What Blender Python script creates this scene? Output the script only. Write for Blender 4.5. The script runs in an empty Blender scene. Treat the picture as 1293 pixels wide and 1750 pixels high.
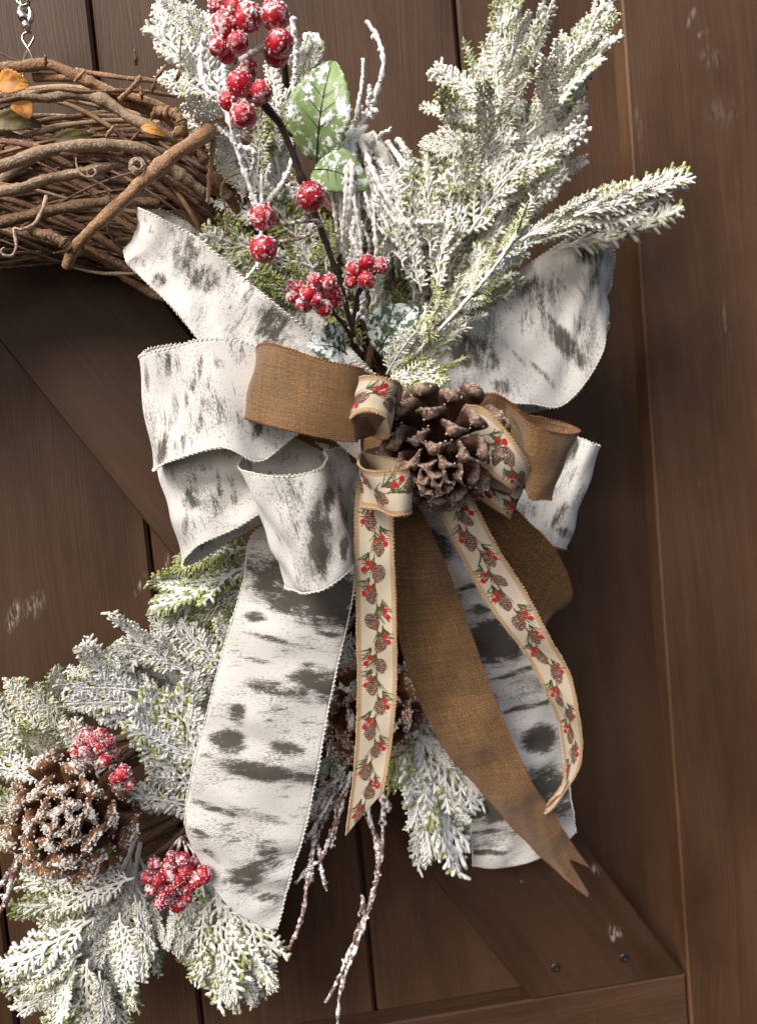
import bpy, math, random
import numpy as np
from mathutils import Vector, Matrix
rng = np.random.default_rng(7); random.seed(7)
SC = bpy.context.scene; COL = SC.collection

# ------------------------------------------------------------------ camera, world, sun, exposure
PW, PH, FPX = 1293.0, 1750.0, 1500.0
psi, th, rho, DIST = math.radians(6.666), math.radians(4.152), math.radians(5.203), 0.644
O = np.array([0.0, 0.0, 1.45])
CF = np.array([math.sin(psi)*math.cos(th), math.cos(psi)*math.cos(th), -math.sin(th)])
_r = np.array([math.cos(psi), -math.sin(psi), 0.0]); _u = np.cross(_r, CF)
CR = _r*math.cos(rho) - _u*math.sin(rho); CU = _u*math.cos(rho) + _r*math.sin(rho)
CP = O - CF*DIST
cd = bpy.data.cameras.new('camera'); cam = bpy.data.objects.new('camera', cd); COL.objects.link(cam)
cam.matrix_world = Matrix(((CR[0], CU[0], -CF[0], CP[0]), (CR[1], CU[1], -CF[1], CP[1]), (CR[2], CU[2], -CF[2], CP[2]), (0, 0, 0, 1)))
cd.sensor_fit = 'VERTICAL'; cd.sensor_height = 36; cd.sensor_width = 36*PW/PH; cd.lens = 36*FPX/PH
cd.clip_start = 0.01; cd.clip_end = 100
cd.dof.use_dof = True; cd.dof.focus_distance = 0.52; cd.dof.aperture_fstop = 32
SC.camera = cam

SUN_DIR = Vector((0.48, 0.60, -0.64)).normalized()      # the way the light travels
wd = bpy.data.worlds.new('World'); SC.world = wd; wd.use_nodes = True
wn = wd.node_tree.nodes; wl = wd.node_tree.links
sky = wn.new('ShaderNodeTexSky'); sky.sky_type = 'NISHITA'; sky.sun_disc = False; sky.air_density = 0.55; sky.dust_density = 4.0; sky.ozone_density = 0.4
sky.sun_elevation = math.asin(-SUN_DIR.z); sky.sun_rotation = math.atan2(-SUN_DIR.x, -SUN_DIR.y)
bg = wn.get('Background') or wn.new('ShaderNodeBackground'); bg.inputs[1].default_value = 0.15
wl.new(sky.outputs[0], bg.inputs[0])
sl = bpy.data.lights.new('sun', 'SUN'); sl.energy = 3.15; sl.angle = math.radians(34); sl.color = (1.0, 0.96, 0.90)
sun = bpy.data.objects.new('sun', sl); COL.objects.link(sun); sun.location = (-2, -2, 5)
sun.rotation_euler = SUN_DIR.to_track_quat('-Z', 'Y').to_euler()
SC.view_settings.view_transform = 'Standard'; SC.view_settings.look = 'None'
SC.view_settings.exposure = 0.62; SC.view_settings.gamma = 1.0

# ------------------------------------------------------------------ helpers
def at(px, py, d):
    """place on the layer that lies d metres in front of the door boards"""
    v = CF + CR*((px-PW/2)/FPX) - CU*((py-PH/2)/FPX)
    return CP + v*((-d-CP[1])/v[1])
def atl(pts): return np.array([at(*p) for p in pts])
def px(n, d=0.1): return n*(DIST-d)/FPX          # n photo pixels as metres at depth d

def new_mesh(name, V, F, mats, smooth=True, attrs=None, uv=None, midx=None):
    me = bpy.data.meshes.new(name)
    V = np.asarray(V, dtype=np.float32)
    me.from_pydata(V.tolist() if len(V) < 1 else V, [], F)
    for m in (mats if isinstance(mats, (list, tuple)) else [mats]): me.materials.append(m)
    if midx is not None: me.polygons.foreach_set('material_index', np.asarray(midx, dtype=np.int32))
    me.polygons.foreach_set('use_smooth', np.full(len(me.polygons), smooth))
    for k, a in (attrs or {}).items():
        a = np.asarray(a, dtype=np.float32)
        if a.ndim == 1:
            at_ = me.attributes.new(k, 'FLOAT', 'POINT'); at_.data.foreach_set('value', a)
        else:
            at_ = me.attributes.new(k, 'FLOAT_COLOR', 'POINT')
            at_.data.foreach_set('color', np.concatenate([a, np.ones((len(a), 1), np.float32)], 1).ravel())
    if uv is not None:
        l = me.uv_layers.new(name='UVMap'); vi = np.zeros(len(me.loops), dtype=np.int32)
        me.loops.foreach_get('vertex_index', vi); l.data.foreach_set('uv', np.asarray(uv, dtype=np.float32)[vi].ravel())
    me.update(); return me
def link(name, me, parent=None, mat=None):
    o = bpy.data.objects.new(name, me); COL.objects.link(o)
    if parent is not None: o.parent = parent
    if mat is not None: o.matrix_local = mat
    return o
def tag(o, label, cat, group=None):
    o['label'] = label
    o['category'] = cat
    if group: o['group'] = group
    return o
def thing(name, label, cat, group=None):
    return tag(link(name, None), label, cat, group)

class Geo:
    def __init__(s): s.V = []; s.F = []; s.A = []; s.M = []; s.n = 0
    def add(s, V, F, a=0.0, m=0):
        V = np.asarray(V, dtype=np.float64); k = s.n
        s.V.append(V); s.F += [tuple(i+k for i in f) for f in F]; s.M += [m]*len(F)
        s.A.append(np.full(len(V), a) if np.isscalar(a) else np.asarray(a)); s.n += len(V)
    def mesh(s, name, mats, smooth=True):
        return new_mesh(name, np.concatenate(s.V), s.F, mats, smooth, {'a': np.concatenate(s.A)}, None, s.M)

def tube(g, P, R, sides=6, jit=0.0, a=0.0, m=0, tip=True):
    P = np.asarray(P, dtype=np.float64); n = len(P)
    R = np.broadcast_to(np.asarray(R, dtype=np.float64), (n,)) if np.ndim(R) == 0 else np.asarray(R, dtype=np.float64)
    T = np.gradient(P, axis=0); T /= np.linalg.norm(T, axis=1)[:, None] + 1e-12
    ref = np.array([0, 0, 1.0]) if abs(T[0][2]) < .9 else np.array([1.0, 0, 0])
    N = np.zeros_like(P); N[0] = np.cross(T[0], ref); N[0] /= np.linalg.norm(N[0])
    for i in range(1, n):
        v = N[i-1] - T[i]*np.dot(N[i-1], T[i]); N[i] = v/(np.linalg.norm(v)+1e-12)
    B = np.cross(T, N); an = np.arange(sides)*2*math.pi/sides
    rr = R[:, None]*(1+jit*rng.uniform(-1, 1, (n, sides))) if jit else np.repeat(R[:, None], sides, 1)
    V = P[:, None, :] + rr[..., None]*(np.cos(an)[None, :, None]*N[:, None, :] + np.sin(an)[None, :, None]*B[:, None, :])
    F = []
    for i in range(n-1):
        for j in range(sides):
            k = (j+1) % sides; F.append((i*sides+j, i*sides+k, (i+1)*sides+k, (i+1)*sides+j))
    V = V.reshape(-1, 3); av = np.repeat(a, sides) if not np.isscalar(a) else np.full(len(V), a)
    if tip:
        V = np.concatenate([V, [P[0]-T[0]*R[0]*.5, P[-1]+T[-1]*R[-1]*.6]]); k0 = n*sides
        av = np.concatenate([av, [av[0], av[-1]]])
        for j in range(sides):
            k = (j+1) % sides; F.append((k0, k, j)); F.append((k0+1, (n-1)*sides+j, (n-1)*sides+k))
    g.add(V, F, av, m)

def spline(P, n=40):
    """Catmull-Rom through P, resampled evenly by length"""
    P = np.asarray(P, dtype=np.float64)
    if len(P) == 2: return P[0]+(P[1]-P[0])*np.linspace(0, 1, n)[:, None]
    E = np.concatenate([[2*P[0]-P[1]], P, [2*P[-1]-P[-2]]]); out = []
    for i in range(1, len(E)-2):
        for t in np.linspace(0, 1, 16, endpoint=False):
            p0, p1, p2, p3 = E[i-1:i+3]
            out.append(.5*((2*p1)+(p2-p0)*t+(2*p0-5*p1+4*p2-p3)*t*t+(3*p1-p0-3*p2+p3)*t**3))
    out.append(P[-1]); out = np.array(out)
    L = np.concatenate([[0], np.cumsum(np.linalg.norm(np.diff(out[:, :3], axis=0), axis=1))])
    s = np.linspace(0, L[-1], n)
    return np.stack([np.interp(s, L, out[:, k]) for k in range(out.shape[1])], 1)

def box(g, x0, x1, y0, y1, z0, z1, c=0.0, m=0):
    prism(g, [(x0, z0), (x1, z0), (x1, z1), (x0, z1)], y0, y1, c, m)
def prism(g, poly, yf, yb, c=0.0015, m=0):
    """polygon in the door plane (counter-clockwise seen from the front), chamfered front edge; yf front, yb back"""
    P = np.array(poly, dtype=float); n = len(P); C = P.mean(0)
    ins = []
    for i in range(n):
        e1 = P[i]-P[i-1]; e2 = P[(i+1) % n]-P[i]
        n1 = np.array([-e1[1], e1[0]])/np.linalg.norm(e1); n2 = np.array([-e2[1], e2[0]])/np.linalg.norm(e2)
        b = n1+n2; b /= np.dot(b, n1); ins.append(P[i]+b*c)
    V = [(p[0], yf, p[1]) for p in ins]+[(p[0], yf+c, p[1]) for p in P]+[(p[0], yb, p[1]) for p in P]
    F = [tuple(range(n))]
    for i in range(n):
        k = (i+1) % n
        F.append((i, n+i, n+k, k)); F.append((n+i, 2*n+i, 2*n+k, n+k))
    F.append(tuple(range(3*n-1, 2*n-1, -1)))
    g.add(V, F, 0.0, m)

# ------------------------------------------------------------------ materials
class NT:
    def __init__(s, name):
        s.m = bpy.data.materials.new(name); s.m.use_nodes = True; s.t = s.m.node_tree
        s.b = s.t.nodes.get('Principled BSDF'); s.o = s.t.nodes.get('Material Output')
    def n(s, typ, inp=None, **kw):
        x = s.t.nodes.new('ShaderNode'+typ)
        for k, v in kw.items(): setattr(x, k, v)
        for k, v in (inp or {}).items(): s.set(x.inputs[k], v)
        return x
    def set(s, sock, v):
        if hasattr(v, 'links') or isinstance(v, bpy.types.NodeSocket): s.t.links.new(v, sock)
        elif isinstance(v, tuple) and len(v) == 3 and sock.type == 'RGBA': sock.default_value = (*v, 1)
        else: sock.default_value = v
    def math(s, op, a, b=0.0, c=None, clamp=False):
        x = s.n('Math', operation=op, use_clamp=clamp); s.set(x.inputs[0], a); s.set(x.inputs[1], b)
        if c is not None: s.set(x.inputs[2], c)
        return x.outputs[0]
    def mix(s, f, a, b, mode='MIX'):
        x = s.n('Mix', data_type='RGBA', blend_type=mode); s.set(x.inputs[0], f); s.set(x.inputs[6], a); s.set(x.inputs[7], b)
        return x.outputs[2]
    def step(s, v, a, b):
        x = s.n('MapRange', interpolation_type='SMOOTHSTEP'); s.set(x.inputs[0], v); s.set(x.inputs[1], a); s.set(x.inputs[2], b)
        return x.outputs[0]
    def noise(s, vec, scale, detail=3.0, rough=.55, dist=0.0):
        x = s.n('TexNoise'); s.set(x.inputs['Vector'], vec); x.inputs['Scale'].default_value = scale
        x.inputs['Detail'].default_value = detail; x.inputs['Roughness'].default_value = rough; x.inputs['Distortion'].default_value = dist
        return x.outputs[0]
    def map(s, vec, scale=(1, 1, 1), rot=(0, 0, 0), loc=(0, 0, 0)):
        x = s.n('Mapping'); s.set(x.inputs[0], vec); x.inputs[1].default_value = loc; x.inputs[2].default_value = rot; x.inputs[3].default_value = scale
        return x.outputs[0]
    def attr(s, name, out='Fac'): return s.n('Attribute', attribute_name=name).outputs[out]
    def coord(s, k='Object'): return s.n('TexCoord').outputs[k]
    def bump(s, h, strength=.5, dist=.001, prev=None):
        x = s.n('Bump'); x.inputs['Strength'].default_value = strength; x.inputs['Distance'].default_value = dist; s.set(x.inputs['Height'], h)
        if prev is not None: s.set(x.inputs['Normal'], prev)
        return x.outputs[0]
    def done(s, col, rough=.6, normal=None, spec=None, **kw):
        s.set(s.b.inputs['Base Color'], col); s.set(s.b.inputs['Roughness'], rough)
        if normal is not None: s.set(s.b.inputs['Normal'], normal)
        if spec is not None: s.b.inputs['Specular IOR Level'].default_value = spec
        for k, v in kw.items(): s.set(s.b.inputs[k], v)
        return s.m

def wood_mat(name, ang=0.0, tint=1.0, scuffs=()):
    """dark stained softwood, grain along z turned by ang; scuffs = (x, z, rx, rz, turn, strength) pale rubbed marks"""
    w = NT(name); co = w.coord('Object'); oi = w.n('ObjectInfo')
    off = w.n('CombineXYZ', {0: w.math('MULTIPLY', oi.outputs['Random'], 3.7), 2: w.math('MULTIPLY', oi.outputs['Random'], 9.1)}).outputs[0]
    sh = w.n('VectorMath', operation='ADD'); w.set(sh.inputs[0], co); w.set(sh.inputs[1], off)
    v = w.map(sh.outputs[0], rot=(0, ang, 0))
    warp = w.noise(w.map(v, (7, 7, 1.6)), 1.0, 2)
    wv = w.n('VectorMath', operation='ADD'); w.set(wv.inputs[0], v)
    w.set(wv.inputs[1], w.n('CombineXYZ', {0: w.math('MULTIPLY', warp, .06)}).outputs[0]); v2 = wv.outputs[0]
    fine = w.noise(w.map(v2, (620, 620, 9)), 1.0, 3, .6)
    ring = w.noise(w.map(v2, (95, 95, 1.3)), 1.0, 3, .6)
    pore = w.noise(w.map(v2, (900, 900, 60)), 1.0, 2)
    blot = w.noise(w.map(v, (14, 14, 5)), 1.0, 4, .6)
    vor = w.n('TexVoronoi', {'Vector': w.map(v2, (9, 9, 3.1)), 'Scale': 1.0}); kn = w.step(vor.outputs['Distance'], .24, .04)
    c = w.mix(ring, (.039*tint, .0185*tint, .0086*tint), (.081*tint, .0415*tint, .0215*tint))
    c = w.mix(w.math('MULTIPLY', w.step(fine, .42, .75), .28), c, (.116*tint, .066*tint, .038*tint))
    c = w.mix(w.math('MULTIPLY', w.step(blot, .45, .75), .45), c, (.110*tint, .063*tint, .036*tint))
    c = w.mix(w.math('MULTIPLY', w.step(blot, .52, .3), .6), c, (.027*tint, .0125*tint, .005*tint))
    c = w.mix(w.math('MULTIPLY', kn, .65), c, (.035, .018, .009))
    mask = None
    for (x, z, rx, rz, turn, st) in scuffs:
        q = w.map(co, loc=(0, 0, 0)); q = w.n('VectorMath', operation='SUBTRACT'); w.set(q.inputs[0], co); q.inputs[1].default_value = (x, 0, z)
        q = w.map(q.outputs[0], rot=(0, turn, 0)); q = w.map(q, (1/rx, 0, 1/rz))
        ln = w.n('VectorMath', operation='LENGTH'); w.set(ln.inputs[0], q)
        f = w.math('MULTIPLY', w.step(ln.outputs['Value'], 1.0, .1), st)
        mask = f if mask is None else w.math('MAXIMUM', mask, f)
    rub = w.noise(w.map(co, (420, 420, 90), rot=(0, .35, 0)), 1.0, 3, .65)
    rub2 = w.noise(w.map(co, (130, 130, 26), rot=(0, -.1, 0)), 1.0, 5, .7)
    c = w.mix(w.math('MULTIPLY', w.step(rub2, .66, .8), .22), c, (.25, .2, .17))
    if mask is not None: c = w.mix(w.math('MULTIPLY', mask, w.step(rub, .42, .68)), c, (.42, .38, .34))
    h = w.math('ADD', w.math('MULTIPLY', fine, .6), w.math('MULTIPLY', pore, .35))
    return w.done(c, w.math('MULTIPLY_ADD', fine, .22, .40), w.bump(h, .5, .0009), .22)

def simple_mat(name, c1, c2, scale, rough=.6, bump=.3, bd=.0006, stretch=(1, 1, 1), **kw):
    w = NT(name); v = w.map(w.coord(), stretch); f = w.noise(v, scale, 4, .6)
    return w.done(w.mix(w.step(f, .35, .65), c1, c2), rough, w.bump(w.noise(v, scale*2.2, 3), bump, bd), **kw)

def flock_mat(name):
    """artificial cedar under white flock; object colour: R frost, G warmth, B how yellow the bare tips are"""
    w = NT(name); co = w.n('NewGeometry').outputs['Position']; oi = w.n('ObjectInfo'); sep = w.n('SeparateColor', {0: oi.outputs['Color']})
    a = w.attr('a'); n1 = w.noise(co, 260, 4, .62); n2 = w.noise(co, 70, 2); n3 = w.noise(co, 1500, 2)
    thr = w.math('ADD', w.math('MULTIPLY', n1, .6), w.math('ADD', w.math('MULTIPLY', n2, .5), w.math('MULTIPLY', a, .42)))
    lim = w.math('MULTIPLY_ADD', sep.outputs[0], .75, .315)
    g = w.step(thr, w.math('SUBTRACT', lim, .06), w.math('ADD', lim, .07))
    white = w.mix(sep.outputs[1], (.82, .83, .82), (.80, .77, .67))
    green = w.mix(w.math('MULTIPLY', a, sep.outputs[2]), w.mix(n2, (.055, .072, .032), (.15, .175, .085)), (.50, .55, .19))
    c = w.mix(g, white, green)
    return w.done(c, .85, w.bump(n3, .55, .0012, w.bump(n1, .6, .002)), .2)

M = {}
M['flock'] = flock_mat('flocked_cedar')
M['stem'] = simple_mat('bare_stem', (.055, .03, .02), (.02, .012, .009), 160, .6, .6, .001)
def bark_mat(name, c1, c2, c3):
    """stringy bark: 'a' carries strips that run along the vine"""
    w = NT(name); co = w.coord(); oi = w.n('ObjectInfo'); n1 = w.noise(co, 180, 4, .65); n2 = w.noise(co, 900, 3, .6); a = w.attr('a')
    t = w.math('MULTIPLY_ADD', a, .55, w.math('MULTIPLY', n1, .5)); c = w.mix(w.step(t, .25, .75), c1, c2)
    c = w.mix(w.step(w.math('MULTIPLY_ADD', a, .4, n2), .72, .95), c, c3); c = w.mix(1.0, c, w.n('CombineColor', {0: w.math('MULTIPLY_ADD', oi.outputs['Random'], .75, .45), 1: w.math('MULTIPLY_ADD', oi.outputs['Random'], .78, .42), 2: w.math('MULTIPLY_ADD', oi.outputs['Random'], .8, .4)}).outputs[0], 'MULTIPLY')
    return w.done(c, .66, w.bump(w.math('MULTIPLY_ADD', a, .7, w.math('ADD', n1, n2)), .8, .0012), .3)
M['vine1'] = bark_mat('grapevine_bark', (.36, .21, .11), (.15, .08, .04), (.46, .33, .21))
M['vine2'] = bark_mat('grapevine_grey_bark', (.40, .29, .19), (.18, .115, .07), (.52, .44, .34))
M['vine3'] = bark_mat('grapevine_dark_bark', (.20, .10, .06), (.08, .038, .022), (.34, .23, .16))
M['leaf_gold'] = simple_mat('dry_leaf_gold', (.55, .24, .03), (.32, .12, .015), 150, .6, .3)
M['leaf_olive'] = simple_mat('dry_leaf_olive', (.16, .12, .03), (.08, .06, .02), 150, .6, .3)
M['metal'] = NT('bright_metal').done((.72, .68, .6), .22, **{'Metallic': 1.0})
M['wire'] = NT('hook_wire').done((.5, .44, .36), .3, **{'Metallic': 1.0})
M['screw'] = simple_mat('black_screw', (.012, .011, .01), (.02, .018, .016), 900, .38, .2)

def frosty(name, base1, base2, frost_amt, nscale, white=(.78, .78, .76), rough=.4, spec=.5, use_a=0.0, bare_bump=.2, tipc=None):
    """a coloured thing carrying crusted frost in patches"""
    w = NT(name); co = w.coord('Object'); oi = w.n('ObjectInfo')
    v = w.n('VectorMath', operation='ADD'); w.set(v.inputs[0], w.n('NewGeometry').outputs['Position'])
    w.set(v.inputs[1], w.n('CombineXYZ', {0: oi.outputs['Random']}).outputs[0]); v = v.outputs[0]
    n1 = w.noise(v, nscale, 5, .7); n2 = w.noise(v, nscale*.3, 2); n3 = w.noise(v, nscale*4, 2)
    t = w.math('ADD', w.math('MULTIPLY', n1, .65), w.math('MULTIPLY', n2, .35))
    if use_a: t = w.math('MULTIPLY_ADD', w.attr('a'), use_a, t)
    f = w.step(t, 1-frost_amt, 1.06-frost_amt)
    bc = w.mix(n2, base1, base2)
    if tipc: bc = w.mix(w.math('MULTIPLY', w.step(w.attr('a'), .35, 1.0), w.step(n1, .3, .6)), bc, tipc)
    c = w.mix(f, bc, white)
    if tipc:
        fib = w.noise(w.map(co, (2.5, 26, 26)), 1.0, 4, .65); c = w.mix(w.math('MULTIPLY', w.step(fib, .55, .35), w.math('SUBTRACT', .75, w.math('MULTIPLY', f, .75))), c, (.02, .009, .005)); n3 = w.math('MULTIPLY_ADD', fib, 1.5, n3)
    h = w.math('MULTIPLY_ADD', f, .6, w.math('MULTIPLY', n3, bare_bump))
    return w.done(c, w.math('MULTIPLY_ADD', f, .9-rough, rough), w.bump(h, .55, .0012), spec)
M['berry'] = frosty('frosted_berry', (.50, .010, .026), (.27, .006, .014), .485, 480, (.88, .68, .68), .36, .4)
M['berry_frost'] = simple_mat('berry_frost', (.85, .83, .82), (.75, .65, .65), 800, .5, .5)
M['twig'] = frosty('frosted_twig', (.22, .115, .085), (.14, .07, .055), .53, 420, (.80, .76, .73), .7, .3, 0, .8)
M['twig_white'] = frosty('white_twig', (.22, .10, .06), (.12, .06, .04), .64, 300, (.78, .77, .75), .8, .2, 0, .8)
M['leaf'] = frosty('frosted_leaf', (.24, .33, .12), (.10, .18, .05), .488, 190, (.80, .83, .82), .5, .4)
M['leaf_dark'] = frosty('frosted_dark_leaf', (.05, .10, .04), (.022, .055, .02), .53, 330, (.68, .74, .72), .5, .4)
M['cream'] = simple_mat('cream_flock', (.92, .90, .85), (.86, .83, .77), 500, .9, .8, .0012)
M['cone_brown'] = frosty('cone_scale', (.13, .062, .035), (.05, .022, .012), .33, 380, (.50, .36, .28), .72, .25, .14, 1.0, (.50, .36, .27))
M['cone_frost'] = frosty('cone_scale_frosted', (.24, .10, .036), (.11, .042, .015), .33, 420, (.84, .81, .74), .7, .25, .19, .8, (.34, .17, .08))
M['crumb'] = simple_mat('frost_crumb', (.82, .79, .73), (.7, .66, .58), 700, .8, .5)
M['crumb_pink'] = simple_mat('frost_crumb_glassy', (.70, .56, .50), (.55, .42, .37), 700, .4, .5)

def weave(w, uv, pu, pv):
    """plain weave height from uv in millimetres"""
    s = w.n('SeparateXYZ', {0: uv}); u, v = s.outputs[0], s.outputs[1]
    wob = w.math('MULTIPLY', w.math('SUBTRACT', w.noise(uv, .35, 3), .5), 1.6)
    a = w.math('SINE', w.math('ADD', w.math('MULTIPLY', u, 2*math.pi/pu), wob)); b = w.math('SINE', w.math('ADD', w.math('MULTIPLY', v, 2*math.pi/pv), wob))
    warp = w.math('MULTIPLY', w.math('SINE', w.math('MULTIPLY', u, math.pi/pu)), w.math('SINE', w.math('MULTIPLY', v, math.pi/pv)))
    return a, b, warp
def birch_mat():
    w = NT('birch_print_cloth'); uv = w.coord('UV'); ink = w.attr('ink'); oi = w.n('ObjectInfo')
    o = w.n('VectorMath', operation='ADD'); w.set(o.inputs[0], uv); w.set(o.inputs[1], w.n('CombineXYZ', {0: w.math('MULTIPLY', oi.outputs['Random'], 900)}).outputs[0]); q = o.outputs[0]
    streak = w.noise(w.map(q, (.34, .065, 1)), 1.0, 6, .72)         # runs across the ribbon like bark lenticels
    region = w.noise(w.map(q, (.05, .035, 1)), 1.0, 2)
    speck = w.noise(w.map(q, (1.5, .55, 1)), 1.0, 4, .7)
    f1 = w.step(w.math('MULTIPLY_ADD', speck, .30, w.math('MULTIPLY_ADD', region, .42, streak)), .89, 1.07)
    f2 = w.math('MULTIPLY', w.step(w.math('MULTIPLY_ADD', region, .45, speck), .76, .90), .75)
    big = w.noise(w.map(q, (.16, .07, 1)), 1.0, 4, .6)
    ink = w.math('MULTIPLY', ink, w.math('MULTIPLY_ADD', big, 2.7, -.08)); f3 = w.step(w.math('ADD', ink, w.math('MULTIPLY', w.math('SUBTRACT', w.math('MULTIPLY_ADD', speck, .5, w.math('MULTIPLY', streak, .5)), .5), 2.8)), .36, 1.02)
    f = w.math('MAXIMUM', w.math('MAXIMUM', w.math('MULTIPLY', f1, .92), f2), f3)
    a, b, wp = weave(w, uv, .95, .95)
    th_ = w.math('MULTIPLY', a, b)
    dark = w.mix(w.noise(q, .09, 3), (.024, .020, .015), (.088, .076, .056))
    c = w.mix(f, (.85, .83, .785), dark)
    c = w.mix(w.math('MULTIPLY_ADD', th_, .24, .22), c, w.mix(f, (.36, .34, .31), (.24, .22, .19)))
    tr = w.n('BsdfTranslucent', {0: c}).outputs[0]
    m = w.done(c, .75, w.bump(th_, .35, .0004), .2, **{'Sheen Weight': .15})
    mx = w.n('MixShader', {0: .12}); w.set(mx.inputs[1], w.b.outputs[0]); w.set(mx.inputs[2], tr); w.set(w.o.inputs[0], mx.outputs[0]); return m
M['birch'] = birch_mat()
def burlap_mat():
    w = NT('brown_linen_cloth'); uv = w.coord('UV'); a, b, wp = weave(w, uv, 1.55, 1.4)
    su = w.noise(w.map(uv, (1.2, .03, 1)), 1.0, 3, .7); sv = w.noise(w.map(uv, (.03, 1.2, 1)), 1.0, 3, .7)
    t = w.math('ADD', w.math('MULTIPLY', su, .5), w.math('MULTIPLY', sv, .5))
    c = w.mix(w.step(t, .33, .68), (.058, .027, .008), (.30, .155, .045))
    h = w.math('MULTIPLY', a, b); fl = w.noise(uv, 1.0, 3, .7)
    c = w.mix(w.math('MULTIPLY', w.step(h, -.1, .6), .8), c, (.030, .013, .005))
    c = w.mix(w.math('MULTIPLY', w.step(fl, .50, .68), .75), c, (.46, .27, .09))
    return w.done(c, .62, w.bump(w.math('MULTIPLY_ADD', fl, .6, h), .5, .0005), .35, **{'Sheen Weight': .25})
M['brown'] = burlap_mat()
def print_mat():
    w = NT('printed_burlap_cloth'); uv = w.coord('UV'); c = w.attr('print', 'Color'); a, b, wp = weave(w, uv, .95, .95)
    h = w.math('MULTIPLY', a, b)
    c = w.mix(w.math('MULTIPLY', w.step(h, .0, .8), .6), c, w.mix(1.0, c, (.40, .36, .30), 'MULTIPLY'))
    return w.done(c, .7, w.bump(h, .5, .0005), .25)
M['print'] = print_mat()
M['cord_white'] = simple_mat('white_overlock', (.80, .77, .68), (.66, .62, .53), 900, .8, .3)
M['cord_rust'] = simple_mat('rust_overlock', (.27, .105, .03), (.15, .055, .018), 900, .7, .3)
M['cord_tan'] = simple_mat('tan_overlock', (.52, .35, .20), (.36, .22, .12), 900, .8, .3)

# ------------------------------------------------------------------ the door
SCUFFS = lambda L: [(at(p, q, d)[0], at(p, q, d)[2], rx, rz, tn, st) for (p, q, d, rx, rz, tn, st) in L]
door = thing('barn_door', 'dark brown stained plank door with a raised diagonal brace, stile and bottom rail', 'door')
M['plank'] = wood_mat('stained_plank', 0, .83, SCUFFS([(25, 1052, 0, .006, .016, -.42, 1.0), (60, 1035, 0, .009, .014, -.5, .55), (240, 1000, 0, .003, .012, -.55, .6), (283, 965, 0, .003, .013, -.25, 1.0)]))
M['stile'] = wood_mat('stained_stile', 0, .98, SCUFFS([(1180, 30, .02, .003, .012, -.5, .35), (1200, 58, .02, .010, .003, .4, .35), (1215, 100, .02, .014, .012, 0, .22), (1235, 190, .02, .02, .016, .3, .10), (1090, 220, .02, .004, .03, 0, .15), (1240, 560, .02, .003, .03, .1, .15)]))
BRA = math.atan2(0.323, 0.513)
M['brace'] = wood_mat("stained_brace", BRA, .74, SCUFFS([(1053, 1592, .02, .010, .005, -.6, 1.0), (1045, 1600, .02, .004, .008, .3, .8), (1018, 1487, .02, .005, .006, .5, .9), (888, 1508, .02, .004, .002, .2, .5)]))
M['rail'] = wood_mat('stained_rail', math.pi/2, .85)
gaps = [-.554, -.4245, -.295, -.1652, -.0362, .0886, .213]
ZB, ZT = O[2]-.62, O[2]+.62
for i in range(6):
    g = Geo(); x0, x1 = gaps[i]+.0011, gaps[i+1]-.0011
    prism(g, [(x0, ZB), (x1, ZB), (x1, ZT), (x0, ZT)], 0, .019, .0022)
    box(g, x0-.004, x0+.0005, .009, .014, ZB+.002, ZT-.002, .0003)
    link('plank', g.mesh('plank', M['plank'], False), door)
TH = .0195
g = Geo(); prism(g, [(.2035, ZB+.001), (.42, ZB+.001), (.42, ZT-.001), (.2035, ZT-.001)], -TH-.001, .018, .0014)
M['stile_lit_edge'] = wood_mat('stained_stile_lit_edge', 0, 1.6); g.M[8] = 1; g.M[7] = 1; link('stile', g.mesh('stile', [M['stile'], M['stile_lit_edge']], False), door)  # left edge tinted lighter: side light painted into the stain colour
zr = O[2]-.3775
g = Geo(); prism(g, [(-.56, zr-.14), (.2025, zr-.14), (.2025, zr), (-.56, zr)], -TH+.001, -.0004, .0014)
link('bottom_rail', g.mesh('bottom_rail', M['rail'], False), door)
g = Geo(); k = .323/.5139   # brace leans left going up
def brx(x, z): return (x-(z-(O[2]-.3745))*k, z)
zt = O[2]+.40
prism(g, [brx(.0784, O[2]-.3768), brx(.2000, O[2]-.3768), brx(.2000, zt), brx(.0784, zt)], -TH, -.0004, .0014)
brace = link('diagonal_brace', g.mesh('diagonal_brace', M['brace'], False), door)
for (sx, sy) in ((949, 1654), (1066, 1637)):
    c = at(sx, sy, TH); g = Geo(); n = 24; r = .0036; V = []; F = []
    prof = [(r, .001), (r, -.0003), (r*.85, -.0009), (r*.5, -.0010)]
    for (rr, y) in prof:
        for j in range(n):
            a = 2*math.pi*j/n; V.append((c[0]+rr*math.cos(a), -TH+y, c[2]+rr*math.sin(a)))
    for i in range(3):
        for j in range(n): F.append((i*n+j, i*n+(j+1) % n, (i+1)*n+(j+1) % n, (i+1)*n+j))
    # cross recess: inner cap sunk with four raised quadrants
    for j in range(n):
        a = 2*math.pi*j/n; rr = r*.5*(1.0 if (j % 6) in (0,) else .45); V.append((c[0]+rr*math.cos(a), -TH+.0006, c[2]+rr*math.sin(a)))
    for j in range(n): F.append((3*n+j, 3*n+(j+1) % n, 4*n+(j+1) % n, 4*n+j))
    F.append(tuple(range(4*n, 5*n))); g.add(V, F)
    link('screw', g.mesh('screw', M['screw'], False), brace)

# unseen beam added overhead to shade the lower half of the door
g = Geo(); box(g, -2.2, 1.6, -.98, -.86, 1.90, 2.12, .004)
beam = link('added_shade_beam', g.mesh('added_shade_beam', M['plank'], False)); tag(beam, 'horizontal dark stained beam added out of view above the door to shade it', 'beam')

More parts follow.
